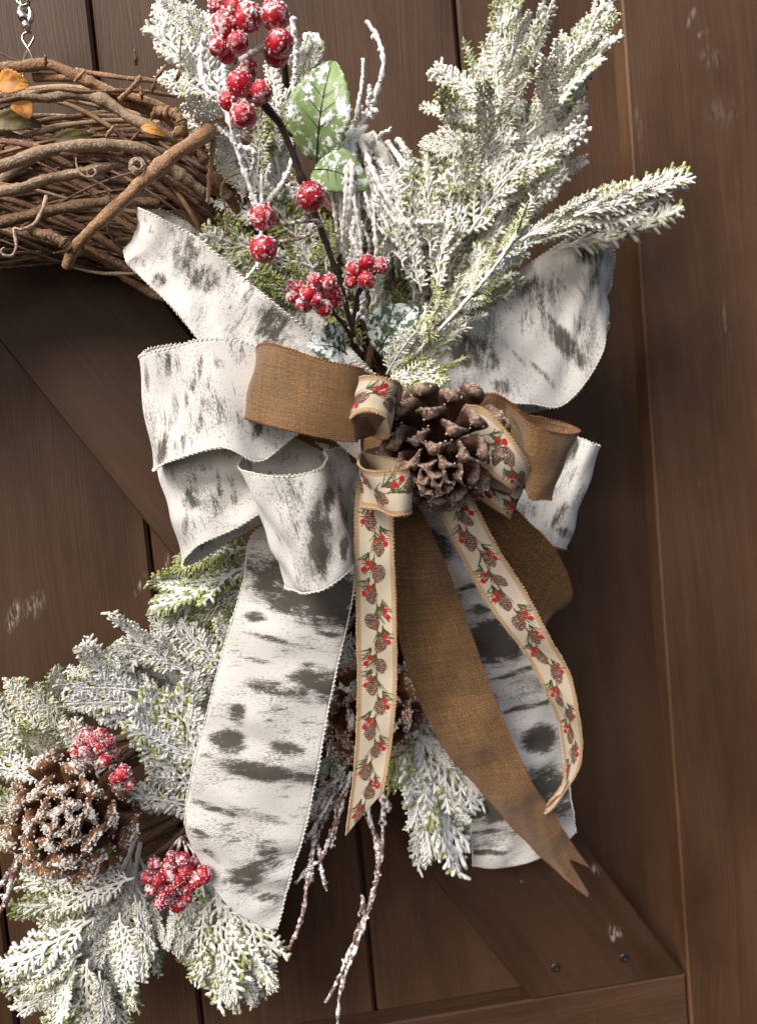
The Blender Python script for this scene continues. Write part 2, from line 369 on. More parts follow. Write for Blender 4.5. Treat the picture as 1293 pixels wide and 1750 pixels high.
# ------------------------------------------------------------------ grapevine wreath
wreath = thing('grapevine_wreath', 'ring of twisted bare brown grapevine hanging on the door behind the bow', 'wreath')
WC = (60, 905); RMAJ, RMIN = 605, 155
def vine(pts, rad, mat, jit=.07, sides=9, n=70, name='vine', taper=.75, parent=wreath):
    P = spline(atl(pts), n); nz = np.cumsum(rng.normal(0, 1, (n, 3)), 0); nz -= np.linspace(0, 1, n)[:, None]*nz[-1]; P = P+nz*rad*.03
    R = rad*np.linspace(1, taper, n)*(1+.10*np.sin(np.linspace(0, 30, n)+rng.uniform(0, 6)))
    for kx in rng.integers(4, n-4, 3): R[kx] *= 1.25; R[kx-1] *= 1.12; R[kx+1] *= 1.12       # nodes
    g = Geo(); tube(g, P, R, sides, jit); q_ = rng.uniform(0, 1, sides); g.A[0] = np.concatenate([np.tile(q_, n)*.75+.25*rng.uniform(0, 1, n*sides), [.5, .5]]); return link(name, g.mesh(name, mat), parent)
vm = [M['vine1'], M['vine1'], M['vine2'], M['vine2'], M['vine3']]
for i in range(135):
    a0 = rng.uniform(20, 140); span = rng.uniform(50, 110); ph = rng.uniform(0, 6.28); tw = rng.uniform(.5, 1.4)*rng.choice([-1, 1]); rr = RMIN*math.sqrt(rng.uniform(.03, 1))
    pts = []
    for t in np.linspace(0, 1, 9):
        a = math.radians(a0-span/2+span*t+0); b = ph+tw*t*3
        R = RMAJ+rr*math.cos(b); pts.append((WC[0]+R*math.cos(a), WC[1]-R*math.sin(a), (.066+.040*math.sin(b)*(rr/RMIN))*(1-.55*min(1, max(0, (WC[0]+R*math.cos(a)-330)/90)))))
    rad = px(rng.choice([1.8, 2.4, 3.2, 4.2, 5.5, 7.5]), .06)
    vine(pts, rad, vm[rng.integers(5)])
for i in range(22):                                              # lower part of the ring, mostly under the cedar
    a0 = rng.uniform(270, 335); span = rng.uniform(50, 80); ph = rng.uniform(0, 6.28); tw = rng.uniform(.5, 1.3); rr = RMIN*.75*math.sqrt(rng.uniform(.05, 1)); pts = []
    for t in np.linspace(0, 1, 8):
        a = math.radians(a0-span/2+span*t); b = ph+tw*t*3; R = RMAJ-120+rr*math.cos(b)
        pts.append((WC[0]+R*math.cos(a), WC[1]-R*math.sin(a), .055+.028*math.sin(b)*(rr/RMIN)))
    vine(pts, px(rng.choice([4, 6, 8]), .06), vm[rng.integers(5)])
# the vines that can be told apart in the photograph
V1 = [([(-60, 118, .10), (30, 115, .105), (85, 112, .11), (150, 140, .11), (210, 170, .105), (280, 200, .10), (330, 240, .09)], 9, 0),
      ([(-40, 150, .10), (60, 165, .11), (110, 162, .115), (170, 170, .115), (230, 205, .115), (290, 235, .11), (330, 260, .1)], 9.5, 2),
      ([(60, 132, .10), (130, 134, .11), (200, 160, .11), (250, 172, .11), (290, 190, .11), (308, 215, .11), (318, 240, .10)], 7, 0),
      ([(-30, 290, .12), (20, 278, .125), (80, 258, .125), (150, 248, .125), (235, 252, .12), (290, 285, .11), (350, 330, .1)], 10, 2),
      ([(-30, 330, .12), (30, 322, .125), (90, 304, .12), (160, 290, .12), (215, 278, .115)], 8, 2),
      ([(-20, 385, .12), (40, 370, .12), (110, 356, .12), (190, 345, .115), (270, 348, .105)], 9, 0),
      ([(-30, 240, .11), (40, 246, .12), (110, 262, .125), (190, 268, .12), (260, 290, .115), (340, 350, .10)], 5, 4),
      ([(-20, 178, .11), (40, 165, .11), (90, 152, .118), (160, 157, .118), (235, 155, .11), (300, 165, .1)], 3.2, 0),
      ([(130, 120, .09), (200, 130, .095), (270, 138, .09), (330, 155, .08), (400, 200, .07)], 4, 0),
      ([(270, 215, .10), (330, 250, .1), (380, 320, .09), (410, 370, .08)], 9, 0),
      ([(340, 230, .10), (385, 290, .09), (420, 350, .08)], 6, 0),
      ([(190, 215, .12), (240, 262, .12), (280, 297, .12), (340, 340, .115), (375, 375, .10)], 4, 4),
      ([(366, 235, .12), (360, 290, .122), (355, 345, .118)], 4, 0),
      ([(205, 170, .12), (225, 150, .122), (240, 132, .12)], 4, 0)]
for (p, r, mi) in V1: vine(p, px(r, .1), [M['vine1'], 0, M['vine2'], 0, M['vine3']][mi], taper=.9)
hook = vine([(402, 196, .085), (372, 214, .108), (340, 236, .13), (300, 262, .14), (255, 298, .142), (215, 335, .142), (180, 370, .138), (150, 400, .13), (128, 425, .122), (114, 456, .115)], px(13.5, .13), M['vine1'], .05, 10, name='cut_branch', taper=.62)
vine([(128, 428, .122), (104, 412, .125), (80, 402, .12), (55, 396, .11)], px(9, .12), M['vine1'], .12, name='cut_branch', taper=.8)
vine([(270, 190, .125), (298, 195, .13), (312, 215, .13), (300, 232, .128)], px(8, .12), M['vine1'], .12, taper=1)
def curl(c, r, turns, d, tail):
    P = []
    for t in np.linspace(0, 1, int(14*turns)): a = turns*2*math.pi*t+1; P.append((c[0]+r*(1-.45*t)*math.cos(a), c[1]+r*(1-.45*t)*math.sin(a), d+.006*t))
    return tail+P
for (p, r, m) in [([(80, 335, .13), (72, 360, .135), (58, 383, .14), (38, 392, .145), (24, 392, .145), (28, 420, .148), (22, 436, .148), (8, 436, .15), (2, 428, .15), (8, 424, .15)], 3.0, 2),
                  ([(190, 340, .145), (180, 320, .148), (160, 308, .15), (150, 296, .15), (158, 287, .152), (165, 296, .154), (155, 302, .155), (140, 298, .15), (132, 285, .14), (130, 270, .13)], 2.2, 2),
                  (curl((235, 283), 14, 2.3, .142, [(222, 282, .135)]), 2.8, 2),
                  ([(412, 294, .11), (390, 303, .115), (378, 322, .115), (384, 350, .112), (388, 380, .11), (380, 410, .11)], 2.2, 2),
                  ([(185, 373, .10), (185, 395, .10), (200, 418, .10), (218, 430, .095)], 2.6, 4),
                  ([(-10, 84, .09), (15, 98, .095), (35, 104, .1), (50, 108, .1)], 2.4, 4),
                  ([(310, 60, .13), (308, 95, .135), (310, 130, .14)], 1.8, 0)]:
    vine(p, px(r, .12), [M['vine1'], 0, M['vine2'], 0, M['vine3']][m], .06, 6, 60, 'tendril', .7)
for (x, y) in [(232, 100), (273, 125), (305, 128), (242, 160), (262, 150), (262, 195), (225, 258), (188, 225), (210, 262), (78, 104), (135, 132), (232, 232)]:      # bud stubs
    s = rng.uniform(8, 20); an = rng.uniform(-1.9, -.6)
    vine([(x-10*math.cos(an), y-10*math.sin(an), .118), (x, y, .122), (x+s*math.cos(an), y+s*math.sin(an), .124)], px(2.6, .12), M['vine1'], .1, 6, 10, 'tendril', .8)

def leaf_mesh(name, mat, L, Wd, curl_=.15, serr=.06, fold=.12, nu=22, nv=13, vein=True):
    V = []; A = []
    for i in range(nu):
        t = i/(nu-1); hw = Wd*(math.sin(math.pi*min(1, t*.96+.02)**.8)**.75)*.5*(1+serr*math.sin(t*60))
        for j in range(nv):
            s = j/(nv-1)*2-1; z = curl_*L*(t-.5)**2*-1.2+fold*abs(s)*hw+.008*L*math.sin(abs(s)*9-t*16)*(abs(s) > .05)
            V.append((t*L, s*hw, z)); A.append(0)
    n0 = len(V); V2 = [(x, y, z-.0006) for (x, y, z) in V]; F = []
    for i in range(nu-1):
        for j in range(nv-1):
            q = (i*nv+j, (i+1)*nv+j, (i+1)*nv+j+1, i*nv+j+1); F.append(q); F.append(tuple(n0+k for k in reversed(q)))
    bd = [j for j in range(nv)]+[i*nv+nv-1 for i in range(1, nu)]+[(nu-1)*nv+j for j in range(nv-2, -1, -1)]+[i*nv for i in range(nu-2, 0, -1)]
    for a, b in zip(bd, bd[1:]+bd[:1]): F.append((a, b, n0+b, n0+a))
    g = Geo(); g.add(V+V2, F); 
    if vein:
        tube(g, [(t*L, 0, curl_*L*(t-.5)**2*-1.2+.0004) for t in np.linspace(-.06, .92, 12)], np.linspace(.016, .004, 12)*Wd, 5, 0, 0, 1)
        for t in (.3, .45, .6):
            for sg in (-1, 1):
                tube(g, [((t+u*.16)*L, sg*u*.30*Wd, curl_*L*(t+u*.16-.5)**2*-1.2+fold*u*.3*Wd+.0005) for u in np.linspace(0, 1, 5)], np.linspace(.006, .002, 5)*Wd, 4, 0, 0, 1)
    return g.mesh(name, [mat, M['stem']] if vein else [mat])
def frame(b, t, nrm=(0, -1, 0), roll=0.0):
    X = Vector(t)-Vector(b); X.normalize(); N = Vector(nrm); Z = N-X*N.dot(X); Z.normalize(); Y = Z.cross(X)
    if roll: Rm = Matrix.Rotation(roll, 3, X); Y = Rm@Y; Z = Rm@Z
    return Matrix(((X.x, Y.x, Z.x, b[0]), (X.y, Y.y, Z.y, b[1]), (X.z, Y.z, Z.z, b[2]), (0, 0, 0, 1)))
def place(name, me, b, t, parent=None, nrm=(0, -1, 0), roll=0.0, scale=None):
    m = frame(b, t, nrm, roll)
    if scale is not None: m = m@Matrix.Diagonal((*scale, 1))
    return link(name, me, parent, m)
for (b, t, w_, mt, lab, rl) in [((-8, 140, .122), (48, 141, .124), .013, 'leaf_gold', 'golden dried leaf lying on the topmost vines of the wreath', .25), ((30, 172, .118), (50, 200, .12), .012, 'leaf_gold', 'orange dried leaf scrap tucked under the upper vines', -.3),
                              ((85, 235, .105), (180, 238, .10), .010, 'leaf_olive', 'long olive dried leaf wedged in the middle of the wreath', .3), ((-20, 205, .105), (70, 208, .10), .012, 'leaf_olive', 'dark olive dried leaf at the left edge inside the wreath', .2),
                              ((240, 215, .122), (282, 230, .122), .005, 'leaf_gold', 'small golden leaf sliver among vines near the cut branch', .2)]:
    B, T = at(*b), at(*t); o = place('dried_leaf', leaf_mesh('dried_leaf', M[mt], float(np.linalg.norm(T-B)), w_, .5, .1, .25, vein=False), B, T, None, (0, -1, .2), rl); tag(o, lab, 'leaf')

# hanger: silver clasp on a chain and the twisted wire loop it holds
hang = thing('wreath_hanger', 'silver chain clasp with bent wire hook above the wreath', 'hanger')
HD = .035
def wire(pts, r, name, mat, n=40, closed=False, parent=hang):
    g = Geo(); P = atl(pts); P = spline(np.concatenate([P, P[:1]]) if closed else P, n); tube(g, P, r, 7); return link(name, g.mesh(name, mat), parent)
wire([(28, -14, HD), (42, -22, HD), (54, -10, HD), (46, 8, HD), (32, 6, HD)], .0010, 'chain_ring', M['metal'], 30, True)
wire([(36, 2, HD), (44, -6, HD+.004), (50, 8, HD), (46, 20, HD-.003), (38, 14, HD)], .0010, 'chain_ring', M['metal'], 30, True)
g = Geo()
for (pp, rr) in (([(34, 10), (36, 22), (43, 32), (49, 40)], [2, 7, 8, 3]), ([(50, 12), (53, 22), (52, 34), (48, 44)], [2, 4.5, 5, 2]), ([(43, 34), (45, 42), (48, 48), (48, 52)], [3, 7, 7, 2])):
    P = spline(atl([(x, y, HD+.004) for x, y in pp]), 16); tube(g, P, px(1, HD)*np.interp(np.linspace(0, 3, 16), range(4), rr), 10, .12)
link('clasp', g.mesh('clasp', M['metal']), hang)
wire([(40, 132, HD+.02), (41, 105, HD+.01), (48, 84, HD), (58, 66, HD), (57, 57, HD), (48, 55, HD+.001), (40, 59, HD), (39, 68, HD), (50, 86, HD+.0025), (58, 105, HD+.01), (62, 122, HD+.02)], .0008, 'wire_hook', M['wire'], 60)

# ------------------------------------------------------------------ flocked cedar
def ico(sub=2):
    import bmesh
    bm = bmesh.new(); bmesh.ops.create_icosphere(bm, subdivisions=sub, radius=1); V = np.array([v.co[:] for v in bm.verts]); F = [tuple(v.index for v in f.verts) for f in bm.faces]; bm.free(); return V, F
IV2, IF2 = ico(2)
def frond_proto(seed, n1=14, prof='fan', ang=40, rad=.0185, dens=1.1, curve=.12):
    global rng
    keep = rng; rng = np.random.default_rng(seed); g = Geo(); cv = rng.uniform(-curve, curve); zc = rng.uniform(-.10, .10)
    main = lambda t: np.array([t, cv*t*t, zc*t*t])
    ts = np.linspace(0, 1, 22); tube(g, [main(t) for t in ts], np.linspace(rad*1.1, rad*.85, 22), 6, .18, np.linspace(0, .75, 22))
    for k in range(n1):
        t = .06+.90*(k+rng.uniform(-.25, .25))/n1; sg = 1 if k % 2 else -1
        if prof == 'fan': l1 = .42*math.sin(math.pi*min(1, (t+.12)*.84))**.8*rng.uniform(.75, 1.15)*(1-.45*t)+.05
        elif prof == 'bundle': l1 = (.34*(1-.7*t)+.03)*rng.uniform(.7, 1.25)
        else: l1 = (.17*(1-t)+.06)*rng.uniform(.8, 1.3)
        a = math.radians(ang+rng.normal(0, 6))*(1-.25*t); b = main(t); T = np.array([1, 2*cv*t, 2*zc*t]); zs = rng.normal(0, .11)
        bend = rng.uniform(.1, .45)
        def p1(u, a=a, sg=sg, b=b, l1=l1, zs=zs, bend=bend): 
            aa = a*(1-bend*u); return b+l1*u*np.array([math.cos(aa), sg*math.sin(aa), zs*u])
        n = max(5, int(l1/.022)); us = np.linspace(0, 1, n)
        tube(g, [p1(u) for u in us], rad*np.linspace(.9, .95, n), 5, .2, np.linspace(.1, .95, n))
        m2 = int(l1/.042*dens)
        for q in range(m2):
            u = .15+.85*(q+rng.uniform(-.3, .3))/max(1, m2); u = min(.97, max(.08, u)); s2 = 1 if q % 2 else -1
            l2 = rng.uniform(.06, .125)*(1.15-.5*u); a2 = sg*a*(1-bend*u)+s2*math.radians(rng.uniform(32, 55)); bb = p1(u)
            z2 = rng.normal(0, .22); P = [bb+l2*v*np.array([math.cos(a2), math.sin(a2), z2*v]) for v in (0, .33, .7, 1.0)]
            tube(g, P, rad*np.array([.7, .95, 1.02, .78])*rng.uniform(.75, 1.25), 5, .16, np.array([.25, .5, .8, 1.0])+(.55 if rng.uniform() < .14 else 0))
    rng = keep
    return g.mesh('frond', M['flock'])
FAN = [frond_proto(100+i) for i in range(6)]
FANW = [frond_proto(150+i, 17, 'fan', 42, .0165, 1.15) for i in range(4)]
SPEAR = [frond_proto(200+i, 26, 'spear', 30, .0165, 1.0, .06) for i in range(5)]
BUND = [frond_proto(250+i, 24, 'bundle', 13, .0145, .8, .05) for i in range(4)]
def frond(par, b, t, protos=FAN, wf=1.0, frost=.8, warm=.4, yel=.5, roll=None):
    B, T = at(*b), at(*t); L = float(np.linalg.norm(T-B)); me = protos[rng.integers(len(protos))]
    o = place('frond', me, B, T, par, (rng.normal(0, .25), -1, rng.normal(0, .25)), rng.normal(0, .35) if roll is None else roll, (L, L*wf, L))
    o.color = (min(1, max(0, frost+rng.normal(0, .07))), min(1, max(0, warm+rng.normal(0, .12))), yel, 1); return o
def spray(label, stems, fronds=(), stemr=4.0, frost=.8, warm=.4, yel=.5, protos=FAN, group=None):
    """stems: (points, count, len_base, len_tip, angle, wf); fronds grow along each stem, alternating"""
    par = thing('cedar_spray', label, 'cedar spray', group)
    for (pts, n, l0, l1, ang, wf, pr) in stems:
        P = spline(np.array(pts, dtype=float), 60); g = Geo(); W = np.array([at(*p) for p in P])
        tube(g, W, np.linspace(px(stemr), px(stemr*.6), 60), 6, .3, .1); s = link('stem', g.mesh('stem', M['flock']), par); s.color = (.8, warm, yel, 1)
        for k in range(n):
            t = .10+.86*(k+rng.uniform(-.3, .3))/max(1, n-1); t = min(.98, max(.05, t)); i = min(58, int(t*59)); b = P[i]; T = P[i+1]-P[i]; T = T[:2]/np.linalg.norm(T[:2])
            an = math.radians(ang*rng.uniform(.55, 1.2))*(1 if k % 2 else -1)*(1-.35*t); D = np.array([T[0]*math.cos(an)-T[1]*math.sin(an), T[0]*math.sin(an)+T[1]*math.cos(an)])
            L = (l0+(l1-l0)*t)*rng.uniform(.8, 1.2); dz = rng.normal(.004, .016)
            frond(par, (b[0], b[1], b[2]), (b[0]+D[0]*L, b[1]+D[1]*L, max(.03, b[2]+dz)), pr or protos, wf, frost, warm, yel)
        if n: e = P[-1]; T = P[-1]-P[-3]; T = T[:2]/np.linalg.norm(T[:2]); frond(par, tuple(P[-6]), (e[0]+T[0]*l1*.5, e[1]+T[1]*l1*.5, e[2]), pr or protos, wf, frost, warm, yel)
    for f in fronds: 
        kw = {**dict(protos=protos, frost=frost, warm=warm, yel=yel), **(f[2] if len(f) > 2 else {})}; frond(par, *f[:2], **kw)
        if rng.uniform() < .35: continue
        (b, t) = f[:2]; sh = rng.normal(0, 14, 2); frond(par, (b[0]+sh[0], b[1]+sh[1], b[2]-.014), (t[0]*.92+b[0]*.08+sh[1]*1.6, t[1]*.92+b[1]*.08+sh[0]*1.6, t[2]-.018), **{**kw, 'frost': kw['frost']-.10})
    return par
# upper right: tall dense spray
tall = spray('tall dense frosted cedar spray rising at upper right behind the bow', [
    ([(700, 620, .085), (765, 480, .10), (835, 250, .115), (880, 60, .125)], 28, 140, 90, 30, .85, None),
    ([(720, 610, .085), (815, 450, .10), (905, 270, .11), (975, 90, .12)], 28, 135, 80, 28, .85, None),
    ([(690, 600, .08), (735, 470, .09), (785, 300, .10), (790, 180, .105)], 16, 120, 80, 32, .85, None),
    ([(740, 600, .08), (815, 450, .085), (880, 370, .09), (940, 300, .095)], 10, 110, 80, 34, .9, None),
    ([(960, 150, .12), (1000, 70, .125), (1040, -20, .13)], 8, 80, 60, 25, .7, SPEAR)],
    [((720, 520, .10), (740, 350, .11)), ((700, 420, .10), (690, 260, .11), dict(protos=SPEAR)), ((735, 380, .1), (728, 270, .11), dict(protos=SPEAR)), ((700, 600, .09), (660, 500, .10)), ((690, 560, .09), (720, 440, .10)), ((660, 560, .085), (680, 430, .095)), ((720, 480, .10), (670, 330, .11)), ((740, 430, .10), (690, 300, .11), dict(protos=SPEAR)), ((760, 400, .1), (700, 360, .11)), ((830, 160, .11), (790, 70, .12), dict(protos=SPEAR)), ((940, 250, .11), (1000, 180, .12)), ((900, 330, .11), (960, 240, .12)), ((960, 120, .12), (1045, 20, .13)), ((850, 180, .12), (740, 120, .12)), ((830, 210, .12), (725, 180, .12)),
     ((870, 130, .12), (855, -10, .125)), ((800, 260, .12), (722, 240, .12), dict(protos=FANW)), ((930, 200, .12), (1040, 60, .13)), ((900, 230, .12), (995, 150, .12)), ((880, 300, .12), (990, 215, .115)), ((880, 380, .11), (960, 290, .11)),
     ((760, 440, .11), (700, 330, .115)), ((700, 440, .125), (672, 285, .13), dict(protos=SPEAR, wf=1.2)), ((715, 430, .125), (705, 262, .13), dict(protos=SPEAR, wf=1.2)), ((690, 460, .125), (650, 320, .13), dict(wf=.7)), ((735, 440, .125), (735, 300, .13), dict(wf=.7)), ((720, 500, .12), (690, 370, .128), dict(wf=.8)), ((745, 500, .12), (760, 360, .128), dict(wf=.8)), ((780, 420, .12), (790, 260, .12)), ((800, 400, .12), (880, 270, .125)), ((760, 560, .10), (830, 430, .12)), ((900, 120, .12), (950, 0, .125), dict(protos=SPEAR))],
    4.5, .86, .6, .42)
for (x, y, r_) in ((985, 225, 17), (972, 245, 15), (935, 325, 15), (842, 175, 10)):       # thick lumps of flock caught in the tips
    g = Geo()
    for q in range(60): dx, dy = rng.normal(0, r_*.5, 2); g.add(np.array(at(x+dx, y+dy, .128+rng.uniform(-.004, .004)))+IV2*px(r_*rng.uniform(.10, .24))*(1+.3*rng.normal(size=(len(IV2), 1))), IF2, 0)
    o = link('flock_clump', g.mesh('flock_clump', M['flock']), tall); o.color = (1, .3, .3, 1)
spray('narrow frosted cedar tip pointing right across the raised door stile', [([(800, 470, .10), (900, 405, .115), (1010, 355, .13), (1110, 322, .14)], 10, 110, 75, 13, .6, BUND)],
      [((930, 392, .12), (1060, 330, .135), dict(protos=BUND, wf=1.3)), ((980, 370, .13), (1168, 302, .145), dict(protos=BUND, wf=.9)), ((960, 385, .12), (1100, 365, .135), dict(protos=BUND, wf=1.3)), ((1040, 340, .13), (1165, 318, .14), dict(protos=BUND, wf=.9)), ((930, 400, .115), (1060, 375, .125), dict(protos=BUND, wf=1.0)), ((980, 360, .125), (1110, 318, .14), dict(protos=BUND, wf=1.0)), ((1000, 370, .13), (1140, 335, .14), dict(protos=BUND, wf=1.0)),
       ((900, 410, .11), (985, 345, .12), dict(wf=.7)), ((880, 420, .11), (980, 400, .12), dict(wf=.7))], 4, .92, .5, .6, BUND)
spray('slim cedar tip with lime green ends leaning right in front of the birch loop', [([(670, 645, .125), (740, 575, .14), (830, 475, .15), (890, 390, .155)], 13, 95, 60, 28, .8, SPEAR)],
      [((860, 440, .15), (912, 338, .158), dict(protos=SPEAR)), ((690, 640, .13), (800, 560, .14), dict(protos=SPEAR)), ((720, 600, .14), (730, 520, .15), dict(protos=SPEAR, yel=1)), ((760, 560, .14), (790, 470, .15), dict(protos=SPEAR, yel=1)), ((660, 640, .13), (700, 560, .145), dict(protos=FANW)), ((650, 650, .14), (760, 640, .14), dict(protos=FANW))],
      4, .80, .45, 1.0, SPEAR)
spray('frosted cedar spray fanning up behind the red berries at upper left', [
    ([(560, 560, .08), (480, 400, .09), (400, 220, .10), (330, 60, .10)], 15, 130, 90, 40, .95, None),
    ([(570, 560, .08), (500, 380, .085), (470, 230, .09), (520, 100, .10)], 11, 110, 70, 38, .9, None)],
    [((380, 160, .11), (268, 35, .115), dict(yel=.9)), ((380, 180, .11), (300, 130, .11)), ((400, 240, .11), (318, 195, .11)), ((370, 110, .11), (320, 10, .12)), ((350, 60, .11), (275, 0, .12), dict(yel=.9)), ((420, 330, .10), (370, 260, .11)),
     ((470, 470, .09), (385, 370, .1), dict(frost=.55)), ((480, 440, .09), (345, 400, .105), dict(frost=.85)), ((500, 510, .09), (410, 440, .1), dict(frost=.5)), ((520, 520, .09), (440, 470, .1), dict(frost=.45)), ((540, 470, .09), (470, 330, .1), dict(frost=.5)), ((560, 480, .09), (560, 400, .1), dict(frost=.45)),
     ((550, 520, .09), (500, 450, .1), dict(frost=.4)), ((600, 500, .085), (640, 400, .09), dict(frost=.5)), ((480, 260, .10), (440, 170, .11)), ((510, 150, .1), (548, 80, .11), dict(wf=.6)), ((500, 140, .1), (530, 60, .11), dict(wf=.6)), ((440, 270, .1), (500, 200, .1), dict(frost=.4)),
     ((620, 600, .09), (560, 500, .10), dict(frost=.4)), ((660, 600, .09), (690, 480, .10), dict(frost=.5)), ((600, 480, .12), (615, 380, .128), dict(frost=.8, wf=.6)), ((640, 520, .12), (660, 400, .13), dict(frost=.85, wf=.6)), ((570, 470, .115), (560, 380, .12), dict(frost=.6, wf=.6)), ((560, 330, .10), (600, 250, .11), dict(frost=.85, wf=.6)), ((640, 570, .085), (650, 470, .09), dict(frost=.6))],
    4, .94, .45, .6)
# lower left and lower middle
spray('greener cedar tip poking out left below the stacked bow loops', [([(450, 950, .07), (400, 975, .075), (330, 1010, .08)], 9, 110, 80, 40, .9, FANW)],
      [((440, 960, .08), (262, 1035, .095), dict(protos=FANW)), ((440, 930, .08), (300, 965, .09), dict(protos=FANW)), ((440, 990, .08), (330, 1065, .09), dict(protos=FANW))], 3.5, .66, .35, .55, FANW)
spray('large white flocked cedar spray spreading left beside the long birch tail', [
    ([(420, 1270, .07), (360, 1190, .08), (300, 1130, .09), (240, 1115, .095)], 13, 140, 100, 45, 1.0, None),
    ([(400, 1330, .07), (320, 1260, .085), (240, 1200, .095), (160, 1160, .10)], 13, 130, 90, 45, 1.0, None)],
    [((320, 1150, .09), (215, 1090, .1)), ((240, 1180, .1), (120, 1165, .11)), ((230, 1200, .1), (110, 1195, .11)), ((420, 1120, .09), (370, 1060, .1)), ((400, 1150, .09), (300, 1075, .1), dict(yel=.9)), ((340, 1340, .09), (240, 1190, .115), dict(protos=FANW)), ((350, 1330, .1), (300, 1180, .115), dict(protos=FANW)),
     ((350, 1300, .1), (220, 1250, .11), dict(protos=FANW)), ((360, 1390, .09), (235, 1345, .105)), ((370, 1360, .09), (250, 1300, .11))], 4, .9, .3, .5)
spray('cream frosted cedar cluster at the left edge above the snowy cone', [
    ([(140, 1400, .07), (80, 1300, .085), (20, 1220, .09)], 11, 130, 90, 45, 1.0, None), ([(170, 1380, .07), (110, 1290, .085), (70, 1210, .09)], 9, 110, 80, 45, 1.0, FANW)],
    [((60, 1280, .1), (-30, 1180, .105)), ((70, 1260, .1), (30, 1165, .105), dict(yel=1)), ((110, 1260, .1), (65, 1175, .105)), ((100, 1330, .1), (-20, 1300, .1)), ((90, 1390, .09), (-30, 1370, .1)), ((170, 1330, .1), (120, 1230, .105)), ((60, 1430, .08), (-30, 1440, .09))], 4, .85, .75, .6)
spray('heavy frosted cedar spray hanging below the snowy cone at lower left', [
    ([(230, 1440, .07), (190, 1530, .085), (140, 1610, .095), (100, 1680, .10)], 14, 140, 100, 38, .9, None),
    ([(240, 1440, .07), (220, 1550, .085), (200, 1650, .095)], 10, 130, 90, 36, .9, None)],
    [((190, 1500, .1), (40, 1500, .1)), ((180, 1530, .1), (25, 1560, .105)), ((160, 1570, .1), (10, 1665, .11)), ((140, 1630, .105), (40, 1690, .11)), ((130, 1640, .105), (80, 1755, .11)), ((150, 1640, .105), (140, 1770, .11)), ((170, 1660, .105), (182, 1760, .11)), ((190, 1620, .1), (238, 1728, .11), dict(protos=SPEAR, wf=.5)),
     ((205, 1560, .1), (215, 1690, .11)), ((240, 1540, .1), (240, 1670, .105), dict(wf=.6)), ((230, 1500, .1), (90, 1540, .11)), ((230, 1530, .1), (262, 1640, .105), dict(wf=.6))], 4.5, .84, .65, .35)
spray('broad cedar fan hanging beneath the lower red berry cluster', [
    ([(330, 1450, .06), (350, 1530, .075), (385, 1610, .085), (400, 1660, .09)], 13, 120, 80, 38, 1.0, FANW)],
    [((370, 1520, .09), (395, 1715, .095), dict(protos=FANW, wf=1.1)), ((370, 1520, .09), (470, 1640, .095)), ((390, 1570, .09), (465, 1690, .095), dict(protos=FANW)), ((350, 1560, .09), (330, 1680, .095)), ((300, 1540, .09), (285, 1620, .1), dict(wf=.7)), ((330, 1530, .09), (300, 1630, .1)), ((400, 1500, .085), (440, 1600, .09)), ((260, 1540, .09), (275, 1610, .1), dict(wf=.7))], 4, .84, .6, .45)
spray('white scaly cedar fan hanging low between the printed and brown tails', [([(680, 1180, .06), (720, 1290, .07), (760, 1400, .075)], 9, 110, 80, 34, 1.0, FANW)],
      [((690, 1250, .07), (800, 1470, .08), dict(protos=FANW, wf=1.0)), ((700, 1300, .07), (740, 1455, .08), dict(protos=FANW, wf=.8)), ((690, 1220, .07), (800, 1390, .075), dict(protos=FANW)), ((700, 1200, .075), (670, 1350, .08), dict(frost=.5, yel=.6, wf=.6)), ((690, 1200, .075), (690, 1340, .08), dict(frost=.5, yel=.6, wf=.6)), ((690, 1130, .06), (720, 1230, .065), dict(frost=.7))], 4, .9, .35, .5, FANW)
spray('small dark cedar sprig showing between birch tail and printed ribbon', [([(590, 1080, .06), (580, 1180, .06), (560, 1290, .06), (545, 1370, .06)], 10, 70, 60, 45, 1.0, FANW)], [((600, 1080, .07), (590, 1150, .07)), ((570, 1330, .07), (545, 1400, .07)), ((575, 1290, .07), (530, 1340, .07))], 3, .72, .35, .4, FANW)

# cream plume of drooping needles behind the berries
plume = thing('flocked_plume', 'cream plume of long drooping flocked needles behind the berry stem', 'plume')
ends = spline([(585, 430, 0), (600, 490, 0), (650, 510, 0), (700, 470, 0), (760, 425, 0), (770, 370, 0)], 90)
for i in range(85):
    u = i/84; e = ends[int(u*89)]; s0 = np.array([585+75*u+rng.normal(0, 14), 225+150*rng.uniform()**1.5+15*u]); d0 = .108+rng.uniform(-.016, .014); k_ = rng.uniform(.6, 1.05); e = s0+(e[:2]-s0)*k_+rng.normal(0, 9, 2)
    P = [(s0[0], s0[1], d0-.012), (s0[0]+(e[0]-s0[0])*.25+rng.uniform(0, 18)*u, s0[1]+(e[1]-s0[1])*.32, d0+.008), (s0[0]+(e[0]-s0[0])*.62+rng.uniform(6, 30)*u, s0[1]+(e[1]-s0[1])*.66, d0+.008), (e[0], e[1], d0-.008+rng.uniform(-.006, .006))]
    g = Geo(); tube(g, spline(atl(P), 80), px(1)*rng.uniform(3.0, 5.2)*np.linspace(1.1, .7, 80)*(1+.3*np.sin(np.cumsum(rng.uniform(0, 2.2, 80)))), 7, .35); link('needle', g.mesh('needle', M['cream']), plume)
